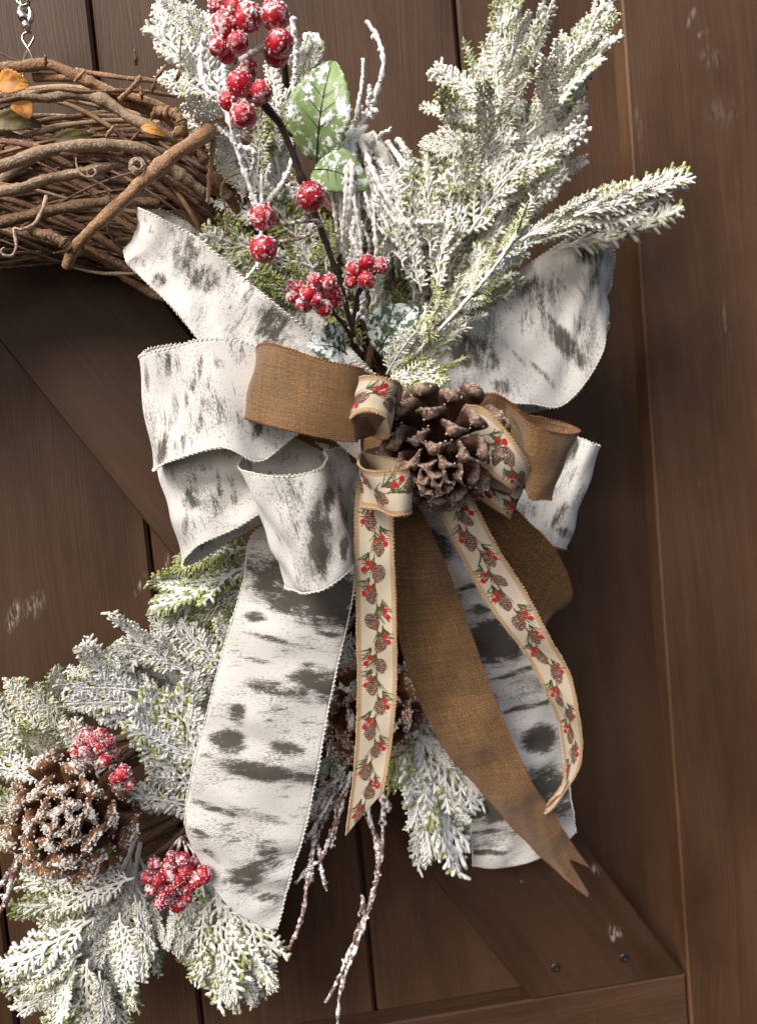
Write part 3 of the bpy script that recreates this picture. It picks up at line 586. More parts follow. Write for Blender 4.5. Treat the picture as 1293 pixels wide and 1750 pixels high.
for (a, b, c, w_) in [((560, 300), (585, 250), (628, 215), 26), ((600, 260), (640, 240), (668, 300), 24), ((520, 60), (545, 75), (548, 100), 20), ((505, 120), (530, 85), (545, 70), 24)]:
    g = Geo(); P = spline(atl([(*a, .098), (*b, .105), (*c, .10)]), 14); tube(g, P, px(1)*w_*.5*np.sin(np.linspace(.5, 2.9, 14)), 8, .3); link('flock_clump', g.mesh('flock_clump', M['cream']), plume)

# ------------------------------------------------------------------ frosted twigs
def twig_pick(label, paths, mat, r0, nubs=True):
    par = thing('twig_pick', label, 'twig')
    for (pts, w_) in paths:
        n = 64; P = spline(atl(pts), n); g = Geo(); R = px(w_)*np.linspace(1.1, .7, n); R *= .86*(1+.22*np.sin(np.cumsum(rng.uniform(0, 2, n)))); tube(g, P, R, 8, .42)
        for k in rng.integers(3, n-2, 22 if nubs else 3):
            q = P[k]+rng.normal(0, 1, 3)*R[k]*.7; dirv = rng.normal(0, 1, 3); dirv /= np.linalg.norm(dirv); L = R[k]*rng.uniform(.8, 2.2)
            tube(g, [q-dirv*L*.5, q, q+dirv*L*.5], R[k]*np.array([.5, .7, .4]), 5, .3)
        link('twig', g.mesh('twig', mat), par)
    return par
twig_pick('white crusted twig branching up beside the green leaf', [([(600, 300, .09), (618, 215, .10), (640, 165, .11), (655, 110, .115), (645, 65, .115), (626, 36, .115)], 5.5), ([(606, 250, .1), (610, 190, .105), (618, 145, .105), (621, 100, .105)], 4), ([(626, 280, .1), (638, 250, .105), (650, 230, .11), (668, 221, .11)], 4), ([(634, 180, .108), (632, 160, .11), (631, 145, .11)], 5.5), ([(632, 198, .108), (640, 192, .112), (646, 190, .112)], 5), ([(640, 250, .106), (637, 238, .11), (636, 228, .11)], 3)], M['twig_white'], 5)
twig_pick('white crusted twig winding down left of the red berries', [([(350, 60, .13), (343, 110, .13), (352, 150, .135), (380, 175, .135), (395, 215, .135), (404, 250, .13), (420, 300, .125), (440, 350, .12)], 5.5), ([(382, 100, .13), (385, 150, .13), (392, 200, .13)], 5), ([(404, 250, .13), (435, 262, .13), (428, 310, .12), (438, 380, .115)], 4.5), ([(447, 300, .11), (446, 400, .13), (445, 440, .13), (432, 462, .135), (415, 482, .14)], 3.2), ([(500, 30, .12), (505, 90, .115), (503, 150, .11), (498, 200, .10)], 5.5), ([(440, 360, .115), (470, 330, .11), (490, 300, .11), (500, 270, .105)], 5), ([(480, 340, .105), (455, 310, .105), (462, 280, .105)], 4), ([(422, 300, .11), (400, 245, .12), (370, 215, .12)], 4.5), ([(560, 510, .1), (650, 560, .11), (665, 570, .115)], 4), ([(600, 560, .1), (622, 520, .12), (618, 490, .125)], 4), ([(640, 570, .1), (622, 530, .115), (612, 495, .12)], 4)], M['twig_white'], 5)
twig_pick('long frosted brown twig hanging below the printed ribbon tail', [([(622, 1340, .07), (632, 1400, .085), (645, 1450, .09), (643, 1500, .092), (630, 1550, .094), (612, 1590, .096), (592, 1640, .098), (570, 1690, .1), (556, 1712, .1)], 5.0), ([(655, 1350, .07), (654, 1400, .085), (652, 1450, .09), (642, 1510, .095), (625, 1570, .097), (600, 1640, .1), (582, 1690, .1), (576, 1760, .1)], 5.0), ([(650, 1350, .075), (660, 1372, .08), (664, 1388, .08)], 6), ([(650, 1440, .088), (635, 1415, .085), (625, 1395, .08)], 3.5), ([(618, 1560, .096), (620, 1538, .1), (617, 1530, .1)], 4)], M['twig'], 5)
twig_pick('tangled frosted root twigs hanging right of the long birch tail', [([(600, 1320, 0.090), (580, 1390, 0.100), (560, 1440, 0.110), (548, 1470, 0.115), (530, 1480, 0.115), (505, 1510, 0.115)], 4.5), ([(575, 1330, 0.090), (545, 1390, 0.105), (535, 1450, 0.110), (525, 1500, 0.115), (520, 1550, 0.120), (508, 1590, 0.120), (493, 1622, 0.120)], 4.8), ([(545, 1450, 0.110), (550, 1490, 0.115), (558, 1522, 0.115)], 4), ([(590, 1330, 0.090), (560, 1380, 0.100), (540, 1440, 0.105)], 3.8), ([(530, 1400, 0.105), (540, 1380, 0.105), (535, 1340, 0.100)], 4), ([(595, 1340, 0.095), (575, 1380, 0.100), (573, 1420, 0.105), (565, 1450, 0.110)], 3.8), ([(530, 1480, 0.115), (533, 1500, 0.115), (520, 1520, 0.117)], 4), ([(515, 1360, 0.100), (545, 1350, 0.100), (590, 1310, 0.090)], 4), ([(520, 1440, 0.110), (540, 1410, 0.110), (575, 1350, 0.100)], 3.5)], M['twig'], 4)
twig_pick('frosted brown twig hanging at the left picture edge under the cone', [([(60, 1440, .07), (30, 1480, .085), (12, 1530, .09), (-4, 1570, .09)], 5.5), ([(40, 1460, .08), (10, 1500, .085), (-12, 1530, .085)], 5)], M['twig'], 5)

# ------------------------------------------------------------------ berries
def ico(sub=2):
    import bmesh
    bm = bmesh.new(); bmesh.ops.create_icosphere(bm, subdivisions=sub, radius=1); V = np.array([v.co[:] for v in bm.verts]); F = [tuple(v.index for v in f.verts) for f in bm.faces]; bm.free(); return V, F
IV, IF = ico(3); OV, OF = ico(1)
def berry_proto(seed, ncr, mfrost):
    r = np.random.default_rng(seed); g = Geo(); V = IV*(1+.018*r.normal(size=(len(IV), 1))); g.add(V, IF, 0, 0)
    for _ in range(ncr):
        n = r.normal(0, 1, 3); n[2] = abs(n[2])*.9 if r.uniform() < .72 else n[2]; n /= np.linalg.norm(n); s = r.uniform(.03, .12) if r.uniform() < .8 else r.uniform(.12, .2)
        g.add(n*(1.0+s*.2)+OV*s*r.uniform(.4, 1.1, (1, 3))*(1+.3*r.normal(size=(len(OV), 1))), OF, 0, 1)
    me = g.mesh('berry', [M['berry'], M['berry_frost']]); me.polygons.foreach_set('use_smooth', np.array([m == 0 for m in g.M])); return me
BERRY = [berry_proto(i, 36, 0) for i in range(4)]; BERRY_ICY = [berry_proto(20+i, 80, 0) for i in range(3)]
def berry_pick(label, berries, stems, leaves=(), icy=.3, stem_r=4.5):
    par = thing('berry_pick', label, 'berries')
    for (x, y, r, d) in berries:
        c = at(x, y, d); R = r*(DIST-d)/FPX
        me = BERRY_ICY[rng.integers(3)] if rng.uniform() < icy else BERRY[rng.integers(4)]
        rot = Matrix.Rotation(rng.uniform(0, 6.28), 4, 'Z')@Matrix.Rotation(rng.uniform(.4, .9), 4, 'X')
        link('berry', me, par, Matrix.Translation(Vector(c))@rot@Matrix.Diagonal((R, R, R*rng.uniform(.97, 1.08), 1)))
    for (pts, w_, mt) in stems:
        n = 36; g = Geo(); P = spline(atl(pts), n); R = px(w_)*np.linspace(1.1, .85, n)*(1+.1*np.sin(np.linspace(0, 25, n))); R[n//3] *= 1.35; R[2*n//3] *= 1.3; tube(g, P, R, 8, .14); link('stem', g.mesh('stem', M[mt]), par)
    for (b, t, w_, mt, lab) in leaves:
        B, T = at(*b), at(*t); L = float(np.linalg.norm(T-B)); o = place('leaf', leaf_mesh('leaf', M[mt], L, px(w_), .6, .05, .22), B, T, par, (rng.normal(0, .2), -1, .25), 0)
        if lab: o['label'] = lab
    return par
D1 = .185
tb = [(377, 11, 20), (387, 43, 24), (425, 30, 22), (469, 27, 24), (477, 74, 23), (472, 92, 21), (374, 80, 17), (407, 72, 17), (387, 94, 14), (402, 14, 18), (422, 119, 18), (409, 143, 21), (448, 156, 18), (390, 173, 15), (415, 198, 22), (437, 163, 17)]
berry_pick('tall red berry pick with dark stem and a green frosted leaf', [(x, y, r, D1+((i*7) % 5-2)*.004) for i, (x, y, r) in enumerate(tb)]+[(531, 336, 25, .165), (449, 371, 22, .16), (450, 426, 23, .16)],
    [([(440, 165, .17), (462, 192, .165), (480, 215, .16), (505, 275, .155), (530, 345, .15), (550, 395, .145), (572, 460, .14), (590, 520, .13), (605, 575, .12)], 5.0, 'stem'), ([(400, 100, .17), (430, 135, .17), (450, 175, .165), (480, 215, .16)], 4, 'stem'), ([(410, 105, .18), (430, 92, .182), (450, 80, .182), (470, 70, .18)], 4.5, 'twig_white'),
     ([(548, 378, .15), (515, 378, .155), (490, 382, .158), (465, 372, .158)], 3, 'twig'), ([(548, 385, .15), (525, 402, .155), (500, 410, .158), (468, 412, .158)], 3, 'twig')],
    [((535, 270, .12), (563, 95, .13), 100, 'leaf', None), ((530, 280, .115), (625, 310, .13), 75, 'leaf', 'bent frosted leaf lying sideways')], .35)
berry_pick('small frosted red berry bunch left of the dark stem above the brown bow', [(x, y, r, .15+((i*5) % 4-1.5)*.004) for i, (x, y, r) in enumerate([(497, 490, 10), (510, 492, 12), (538, 480, 13), (527, 503, 15), (553, 500, 15), (519, 519, 16), (553, 527, 14), (562, 482, 13), (575, 513, 14), (500, 508, 11), (572, 498, 11), (540, 512, 13)])],
    [([(540, 505, .14), (565, 530, .135), (590, 560, .125), (605, 590, .12)], 3.2, 'stem')], [((600, 600, .13), (535, 585, .145), 75, 'leaf_dark', None)], .6)
berry_pick('five small red berries right of the dark stem above the brown bow', [(x, y, r, .15+((i*3) % 3-1)*.004) for i, (x, y, r) in enumerate([(605, 462, 14), (626, 448, 13.5), (652, 454, 14), (625, 479, 15), (600, 482, 11)])],
    [([(625, 475, .145), (612, 500, .14), (605, 540, .13), (600, 590, .12)], 3, 'stem'), ([(650, 458, .145), (630, 478, .143), (612, 505, .138)], 2.5, 'stem')], [((640, 600, .125), (705, 520, .135), 85, 'leaf_dark', None)], .1)
berry_pick('frosted red berries tucked behind the snowy cone', [(x, y, r, .125+((i*5) % 4-1.5)*.004) for i, (x, y, r) in enumerate([(151, 1258, 13), (172, 1256, 12), (171, 1276, 12.5), (143, 1285, 11), (190, 1288, 14), (130, 1287, 10), (160, 1268, 12), (210, 1322, 14), (224, 1342, 10), (198, 1330, 10), (136, 1270, 11), (180, 1300, 11), (158, 1288, 12), (185, 1268, 11)])],
    [([(165, 1275, .115), (190, 1310, .105), (220, 1350, .09), (250, 1380, .08)], 3, 'stem')], (), .55)
berry_pick('frosted red berry bunch hanging left of the birch tail end', [(x, y, r, .115+((i*5) % 4-1.5)*.004) for i, (x, y, r) in enumerate([(265, 1476, 12), (289, 1491, 15.5), (319, 1486, 13.5), (348, 1495, 15.5), (322, 1514, 14.5), (291, 1520, 13.5), (259, 1519, 11), (275, 1542, 12), (304, 1545, 15), (293, 1463, 9), (252, 1499, 11), (313, 1468, 12), (335, 1474, 12), (305, 1503, 13), (272, 1503, 12), (337, 1505, 12), (318, 1536, 11), (288, 1480, 12), (280, 1530, 11)])],
    [([(300, 1480, .105), (305, 1450, .10), (312, 1432, .095), (335, 1425, .08)], 3.2, 'twig'), ([(285, 1490, .105), (290, 1455, .1), (310, 1430, .095)], 2.6, 'twig'), ([(325, 1480, .105), (318, 1450, .1), (312, 1432, .095)], 2.6, 'twig'), ([(345, 1490, .105), (330, 1455, .1), (314, 1434, .095)], 2.6, 'twig')], (), .4)

# ------------------------------------------------------------------ pine cones
def scale_proto(seed, crumbs, mat, cm, thick=.10, hwk=1.0, ridge=.04):
    r = np.random.default_rng(seed); nu, nv = 9, 7; V = []; A = []; F = []
    for layer in (1, -1):
        for i in range(nu):
            t = i/(nu-1); hw = np.interp(t, [0, .2, .55, .8, .93, 1], [.07, .14, .25, .31, .27, .12])*hwk; tk = np.interp(t, [0, .6, .85, 1], [.03, .05, thick, thick*.45])
            for j in range(nv):
                s = j/(nv-1)*2-1; z = .20*t*t-.10*s*s*(hw/.3)+layer*tk*(1-.75*s*s)*.5+.015*r.normal()
                if layer == 1 and .78 < t < .95 and abs(s) < .4: z += ridge
                V.append((t, s*hw, z)); A.append(max(0, (t-.55)/.45))
    n0 = nu*nv
    for i in range(nu-1):
        for j in range(nv-1):
            q = (i*nv+j, (i+1)*nv+j, (i+1)*nv+j+1, i*nv+j+1); F.append(q); F.append(tuple(n0+k for k in reversed(q)))
    bd = [j for j in range(nv)]+[i*nv+nv-1 for i in range(1, nu)]+[(nu-1)*nv+j for j in range(nv-2, -1, -1)]+[i*nv for i in range(nu-2, 0, -1)]
    for a, b in zip(bd, bd[1:]+bd[:1]): F.append((a, b, n0+b, n0+a))
    g = Geo(); g.add(V, F, np.array(A), 0); VV = np.array(V)
    rim = [k for k in range(len(V)) if V[k][0] > .80 and (abs(k % nv-3) >= 1 or V[k][0] > .90)]
    for _ in range(crumbs):
        p = VV[rim[r.integers(len(rim))]]+r.normal(0, .02, 3); s = r.uniform(.009, .024)
        g.add(p+OV*s*(1+.35*r.normal(size=(len(OV), 1))), OF, 1, 1)
    me = g.mesh('scale', [mat, cm]); return me
def cone(label, c, axis, L, R, n, protos, a0=105, a1=12, slen=1.0, name='pine_cone', wide=1.0, core=.12, twist=0.0, lens=(.85, 1.0, .75, .36)):
    par = thing(name, label, 'pine cone'); C = Vector(at(*c)); A = Vector(axis).normalized(); U = A.orthogonal().normalized(); W = A.cross(U); par.location = C
    g = Geo(); tube(g, [tuple(A*(h*L)) for h in np.linspace(-.5, .42, 8)], [R*core*1.6]*6+[R*core, R*core*.5], 8, .1); link('core', g.mesh('core', M['stem']), par)
    for i in range(n):
        t = (i+.5)/n; az = i*2.39996+twist; rad = U*math.cos(az)+W*math.sin(az); al = math.radians(a0+(a1-a0)*t**.9); dr = A*math.cos(al)+rad*math.sin(al)
        l = R*slen*float(np.interp(t, [0, .3, .65, 1], lens))*random.uniform(.93, 1.06); b = A*(L*(-.45+.85*t))+rad*R*core*(1.15-.75*t)
        up = A-dr*A.dot(dr); up = up.normalized() if up.length > .05 else -rad
        m = frame(b, b+dr, up); link('scale', protos[i % len(protos)], par, m@Matrix.Diagonal((l, l*wide*random.uniform(.9, 1.1), l, 1)))
    return par
P1 = [scale_proto(i, 9, M['cone_brown'], M['crumb_pink'], .17, .92, .10) for i in range(5)]
P2 = [scale_proto(10+i, 84, M['cone_frost'], M['crumb'], .30, .95, .02) for i in range(4)]
P3 = [scale_proto(20+i, 85, M['cone_frost'], M['crumb_pink'], .24, .95, .02) for i in range(4)]
cone('large brown pine cone with glittered tips at the centre of the bow', (752, 775, .165), (-.30, -.78, -.36), .078, px(108, .19), 52, P1, 104, 14, 1.04, wide=1.0, core=.16)
cone('open pine cone crusted in snow among cedar at lower left', (122, 1392, .115), (.12, -1, .26), .062, px(102, .13), 33, P2, 90, 10, 1.0, wide=1.2, core=.2, lens=(.95, 1.0, .78, .42))
cone('sugared pine cone half hidden behind the printed ribbon tail', (636, 1218, .075), (-.06, -1, .16), .055, px(88, .09), 30, P3, 90, 8, 1.0, wide=1.3, core=.2, lens=(.95, 1.0, .75, .38))

# ------------------------------------------------------------------ the bow
bow = thing('ribbon_bow', 'big layered wired bow of birch print, brown linen and pinecone print ribbon', 'bow')
def motif_print(S, Vv, seed=0, ph=0.0):
    """flat print: cones, red berries, needle sprigs. S along, Vv across, both in ribbon widths (margin edges plain)"""
    r = np.random.default_rng(seed); base = np.array([.66, .575, .44]); C = np.tile(base, S.shape+(1,)); C *= (1+.05*r.normal(size=S.shape))[..., None]
    edge = (np.abs(Vv-.5) > .40); C[edge] = np.array([.52, .37, .20])
    smax = S.max(); p = -0.3+ph; side = 1
    def disc(x, y, rad, col):
        m = (S-x)**2+(Vv-y)**2 < rad*rad; C[m] = col
    def line(x0, y0, x1, y1, w_, col):
        dx, dy = x1-x0, y1-y0; L2 = dx*dx+dy*dy; t = np.clip(((S-x0)*dx+(Vv-y0)*dy)/L2, 0, 1); m = (S-x0-t*dx)**2+(Vv-y0-t*dy)**2 < (w_*(1-.5*t))**2; C[m] = col
    while p < smax+.5:
        y = .5+side*.115+r.uniform(-.03, .03); an = r.uniform(-.7, .7); ca, sa = math.cos(an), math.sin(an); k = r.uniform(.58, .76)
        line(p-.1, .5, p+.8, .5-side*.05, .014, (.12, .05, .03))
        # cone: rows of overlapping rounded scales, dark gaps, pale tips
        X = ((S-p)*ca+(Vv-y)*sa)/k; Y = (-(S-p)*sa+(Vv-y)*ca)/k; hw = .235*np.sqrt(np.clip(1-((X+.04)/.34)**2, 0, 1))*(1-.35*(X > .05)*(X-.05)/.3); m = np.abs(Y) < hw
        row = np.floor((X+.4)/.082); fr = ((X+.4)/.082) % 1; cx = ((Y/.115+row*.5) % 1)-.5; arc = fr-.75*(1-4*cx*cx)
        tone = np.where(np.abs(arc) < .20, 0, np.where(arc < -.35, 1, np.where(arc < -.2, 2, 3))); pal = np.array([[.030, .013, .011], [.30, .15, .10], [.64, .50, .38], [.17, .075, .05]])
        mm = m & (r.uniform(size=S.shape) < .93); C[mm] = pal[tone[mm]]
        for (nx, ny, a_, ln, nn) in ((p+.26, .5-side*.02, r.uniform(-.3, .3)-side*.55, .46, 17), (p+.05, .5-side*.16, -side*r.uniform(.2, .8), .36, 11)):   # needle sprigs
            for q in range(nn):
                a = a_+(q-nn/2)*.135+r.normal(0, .06); L = ln*r.uniform(.55, 1.05); col = [(.05, .085, .03), (.17, .19, .075), (.022, .045, .02), (.09, .12, .05)][q % 4]
                x0 = nx+r.uniform(0, .12); line(x0, ny, x0+L*math.cos(a), ny+L*math.sin(a), .017, col)
        # berries
        by = .5-side*.20
        for (ox, oy) in ((.34, .02), (.50, -side*.10), (.47, side*.12))[:2+r.integers(2)]:
            if abs(by+oy-.5) < .34: line(p+.2, .5, p+ox, by+oy, .014, (.16, .05, .03)); disc(p+ox, by+oy, .074, (.58, .012, .018))
        p += r.uniform(.54, .78); side = -side if r.uniform() < .85 else side
    return C
EL = {}
def ribbon(name, st, mat, edge, W_mm, nu=None, nv=40, blots=(), endcut=None, startcut=None, bulge=0.0, label=None, printed=None, er=1.8, pitch=8.0, flipn=False, crim=.0, edges=(0, 1), fu=.6, crumple=1.0):
    """st: stations ((ax, ay, ad), (bx, by, bd)) along the ribbon: both edge points of the cloth"""
    A = np.array([s[0] for s in st], dtype=float); B = np.array([s[1] for s in st], dtype=float)
    A3 = atl(A); B3 = atl(B); K = np.concatenate([A3, B3, A, B], 1)
    E = np.concatenate([[2*K[0]-K[1]], K, [2*K[-1]-K[-2]]]); D = []
    for i in range(1, len(E)-2):
        for t in np.linspace(0, 1, 24, endpoint=False):
            p0, p1, p2, p3 = E[i-1:i+3]; D.append(.5*((2*p1)+(p2-p0)*t+(2*p0-5*p1+4*p2-p3)*t*t+(3*p1-p0-3*p2+p3)*t**3))
    D.append(K[-1]); D = np.array(D); mid = (D[:, 0:3]+D[:, 3:6])/2
    Lc = np.concatenate([[0], np.cumsum(np.linalg.norm(np.diff(mid, axis=0), axis=1))]); LT = Lc[-1]
    nu = nu or max(30, int(LT/.0011)); u = np.linspace(0, 1, nu); v = np.linspace(0, 1, nv); UU, VV = np.meshgrid(u, v, indexing='ij')
    s0 = np.zeros_like(v) if startcut is None else np.array([startcut(x) for x in v]); s1 = np.ones_like(v) if endcut is None else np.array([endcut(x) for x in v])
    T = (s0[None, :]+(s1-s0)[None, :]*UU)*LT; ev = lambda X: np.stack([np.interp(X.ravel(), Lc, D[:, k]).reshape(X.shape) for k in range(12)], -1)
    Q = ev(T); P = Q[..., 0:3]*(1-VV[..., None])+Q[..., 3:6]*VV[..., None]; PX = Q[..., 6:8]*(1-VV[..., None])+Q[..., 9:11]*VV[..., None]
    tu = np.gradient(P, axis=0); tv = np.gradient(P, axis=1); N = np.cross(tu, tv); N /= np.linalg.norm(N, axis=2)[..., None]+1e-12
    if flipn: N = -N
    r2 = np.random.default_rng(abs(hash(str(st[0]))) % 2**31 if False else int(A[0][0]*7+A[0][1]*13+len(st)) % 99991)
    wav = np.zeros_like(T)
    for q in range(5): wav += .0006*np.sin(T*r2.uniform(40, 160)+VV*r2.uniform(-4, 4)+r2.uniform(0, 6))*r2.uniform(.3, 1)
    for q in range(4): wav += crumple*.00045*np.sin(T*r2.uniform(60, 260)+VV*r2.uniform(-9, 9)+r2.uniform(0, 6))*np.sin(VV*r2.uniform(2, 9)+T*r2.uniform(-40, 40)+r2.uniform(0, 6))*2
    wav += crim*np.sin(T*r2.uniform(90, 140)+r2.uniform(0, 6))*(VV-.5)*2
    P = P+N*(wav+bulge*(1-(2*VV-1)**2))[..., None]
    tu = np.gradient(P, axis=0); tv = np.gradient(P, axis=1); N = np.cross(tu, tv); N /= np.linalg.norm(N, axis=2)[..., None]+1e-12
    if flipn: N = -N
    ink = np.zeros_like(T)
    for (bx, by, rx, ry, rot, s) in blots:
        ca, sa = math.cos(math.radians(rot)), math.sin(math.radians(rot)); X = (PX[..., 0]-bx)*ca+(PX[..., 1]-by)*sa; Y = -(PX[..., 0]-bx)*sa+(PX[..., 1]-by)*ca
        ink = np.maximum(ink, s*np.clip(1.45-.95*np.sqrt((X/rx)**2+(Y/ry)**2), 0, 1))
    V = np.concatenate([P.reshape(-1, 3)+N.reshape(-1, 3)*.00018, P.reshape(-1, 3)-N.reshape(-1, 3)*.00018]); n0 = nu*nv
    ii, jj = np.meshgrid(np.arange(nu-1), np.arange(nv-1), indexing='ij'); a = (ii*nv+jj).ravel(); q = np.stack([a, a+nv, a+nv+1, a+1], 1); F = np.concatenate([q, q[:, ::-1]+n0]).tolist()
    bd = list(range(nv))+[i*nv+nv-1 for i in range(1, nu)]+[(nu-1)*nv+j for j in range(nv-2, -1, -1)]+[i*nv for i in range(nu-2, 0, -1)]
    F += [(x, y, n0+y, n0+x) for x, y in zip(bd, bd[1:]+bd[:1])]
    uv = np.stack([T.ravel()*1000, VV.ravel()*W_mm], 1); uv = np.concatenate([uv, uv]); at_ = {'ink': np.concatenate([ink.ravel(), ink.ravel()*.8])}
    if printed is not None:
        k_ = (int(fu*nu), nv//2); front_plus = np.dot(N[k_], CP-P[k_]) > 0
        Cc = motif_print(T*1000/W_mm, VV, printed[0], printed[1]).reshape(-1, 3); back = np.tile([.50, .40, .27], (n0, 1)); at_ = {'print': np.concatenate([Cc, back] if front_plus else [back, Cc])}
    o = link(name, new_mesh(name, V, F, M[mat], True, at_, uv), bow)
    if label: o['label'] = label
    for e in edges:                                                   # whip-stitched wire edge, a coil round the selvedge
        path = P[:, 0 if e == 0 else -1]; n_ = N[:, 0 if e == 0 else -1]; side = tv[:, 0 if e == 0 else -1]; side = side/np.linalg.norm(side, axis=1)[:, None]*(-1 if e == 0 else 1)
        L = np.concatenate([[0], np.cumsum(np.linalg.norm(np.diff(path, axis=0), axis=1))]); pit = px(pitch, .14); turns = max(2, int(L[-1]/pit)); ns = turns*9; s = np.linspace(0, L[-1], ns); I = lambda X: np.stack([np.interp(s, L, X[:, k]) for k in range(3)], 1)
        c = I(path); nn = I(n_); sd = I(side); ph = s/pit*2*math.pi; rr = px(er, .14)*(1+.2*np.sin(ph*.13+1)+.16*np.sin(ph*.37)+.12*np.sin(ph*.061)); cp = c+sd*(rr*.5+rr*np.cos(ph))[:, None]+nn*(rr*.75*np.sin(ph))[:, None]
        g = Geo(); tube(g, cp, px(er*.62, .14), 5); tube(g, spline(c, max(8, ns//6)), px(er*.7, .14), 5)
        link('stitched_edge', g.mesh('stitched_edge', M[edge]), o)
    return o
BW, LW, PWd = 63, 45, 22
# --- birch print
ribbon('ribbon_tail', [((560, 880, .10), (640, 900, .10)), ((440, 905, .105), (612, 950, .105)), ((415, 1000, .112), (600, 1035, .112)), ((385, 1100, .118), (580, 1120, .12)), ((355, 1215, .12), (560, 1215, .124)), ((328, 1320, .12), (543, 1310, .125)), ((316, 1415, .118), (520, 1420, .123)), ((312, 1560, .112), (495, 1500, .12)), ((310, 1700, .11), (473, 1588, .118))],
       'birch', 'cord_white', BW, blots=[(535, 1012, 115, 52, 18, 1.15), (440, 965, 40, 25, 0, .7), (540, 1170, 60, 34, 10, .8), (470, 1175, 60, 16, 10, .7), (390, 1265, 32, 22, 10, 1.0), (492, 1275, 32, 13, 10, .9), (450, 1315, 80, 16, 9, 1.05), (520, 1330, 60, 12, 12, .8), (405, 1215, 20, 22, 0, .8), (425, 1488, 45, 28, -25, .85), (460, 1455, 25, 35, -30, .75), (435, 1054, 22, 9, 8, .9), (470, 1093, 60, 6, 12, .7), (560, 1080, 40, 14, 15, .6), (535, 1137, 30, 6, 10, .7), (435, 1127, 40, 6, 10, .6), (370, 1380, 50, 8, 15, .8), (440, 1390, 60, 10, 18, .6), (340, 1415, 30, 6, 20, .8), (455, 1530, 40, 10, 10, .7), (360, 1455, 25, 10, 45, .6)],
       endcut=lambda x: .70+.30*x**.75, bulge=.004, label='long birch print tail at left with slanted cut end')
ribbon('ribbon_tail', [((690, 860, .10), (780, 840, .105)), ((715, 960, .10), (850, 960, .105)), ((755, 1100, .09), (905, 1085, .095)), ((785, 1230, .08), (945, 1190, .085)), ((800, 1350, .07), (962, 1300, .078)), ((806, 1440, .062), (978, 1385, .07)), ((812, 1500, .058), (986, 1440, .064))],
       'birch', 'cord_white', BW, blots=[(740, 930, 40, 28, 25, .9), (850, 1090, 70, 42, -10, 1.1), (815, 1040, 30, 10, 0, .7), (800, 1000, 70, 6, -15, .8), (880, 1145, 60, 6, -15, .7), (920, 1260, 32, 26, 0, 1.1), (935, 1345, 50, 40, 0, .95), (900, 1320, 26, 18, -20, .7), (850, 1375, 80, 26, -8, 1.0), (900, 1205, 60, 6, -12, .8), (960, 1370, 30, 30, 0, .8), (830, 1455, 40, 6, -6, .8), (840, 1420, 60, 8, -8, .7)], endcut=lambda x: .972+.028*(1-(2*x-1.0)**2), bulge=.003, label='birch print tail at right lying under the brown tail')
ribbon('ribbon_loop', [((640, 640, .09), (640, 760, .09)), ((480, 480, .085), (440, 660, .085)), ((330, 385, .085), (300, 510, .085)), ((252, 352, .095), (222, 428, .09)), ((240, 358, .108), (212, 440, .108)), ((262, 368, .122), (232, 462, .122)), ((340, 410, .132), (300, 530, .132)), ((445, 500, .135), (372, 618, .135)), ((545, 578, .135), (450, 690, .135)), ((640, 640, .13), (560, 770, .13))],
       'birch', 'cord_white', BW, blots=[(320, 430, 36, 48, 20, .8), (345, 475, 40, 26, 25, .9), (290, 400, 50, 14, 60, .5), (270, 480, 14, 22, 30, .7), (465, 555, 40, 40, 40, .95), (440, 600, 14, 50, 30, .8), (420, 510, 8, 40, 35, .8), (400, 560, 6, 40, 35, .6), (510, 545, 34, 16, 40, .7), (500, 590, 20, 12, 30, .6), (250, 385, 30, 8, 60, .5)], bulge=.003, label='upper left birch print loop')
ribbon('ribbon_loop', [((600, 640, .10), (610, 770, .10)), ((450, 610, .095), (480, 780, .095)), ((330, 590, .10), (370, 765, .10)), ((262, 595, .112), (290, 785, .115)), ((236, 612, .128), (256, 803, .132)), ((275, 600, .145), (298, 785, .150)), ((345, 580, .152), (378, 764, .158)), ((430, 592, .150), (445, 788, .155)), ((520, 640, .14), (530, 735, .145)), ((620, 690, .125), (620, 790, .13))],
       'birch', 'cord_white', BW, blots=[(285, 625, 7, 34, 5, .8), (340, 630, 7, 34, 5, .8), (315, 680, 6, 30, 5, .7), (290, 700, 10, 40, 5, .75), (275, 770, 14, 34, 0, 1.0), (340, 720, 7, 30, 3, .8), (365, 690, 6, 36, 0, .7), (310, 760, 6, 30, 0, .7), (440, 735, 14, 22, 20, .8), (355, 655, 9, 20, 5, .6), (250, 650, 5, 50, 5, .7), (330, 655, 5, 20, 5, .8), (375, 620, 14, 12, 20, .7)], bulge=.002, label='middle left birch print loop, the brightest one')
ribbon('ribbon_loop', [((610, 720, .09), (620, 860, .09)), ((470, 760, .085), (500, 870, .085)), ((340, 790, .088), (400, 920, .09)), ((286, 800, .10), (330, 963, .105)), ((272, 790, .115), (312, 952, .12)), ((300, 785, .128), (345, 928, .135)), ((380, 760, .132), (405, 900, .14)), ((470, 745, .13), (470, 865, .135)), ((560, 735, .12), (570, 840, .12))],
       'birch', 'cord_white', BW, blots=[(330, 850, 20, 26, 10, .9), (320, 895, 8, 24, 5, .7), (375, 830, 6, 40, -10, .7), (400, 840, 6, 40, -10, .7), (350, 800, 30, 10, 0, .5), (400, 900, 20, 8, 0, .6)], label='lower left birch print loop')
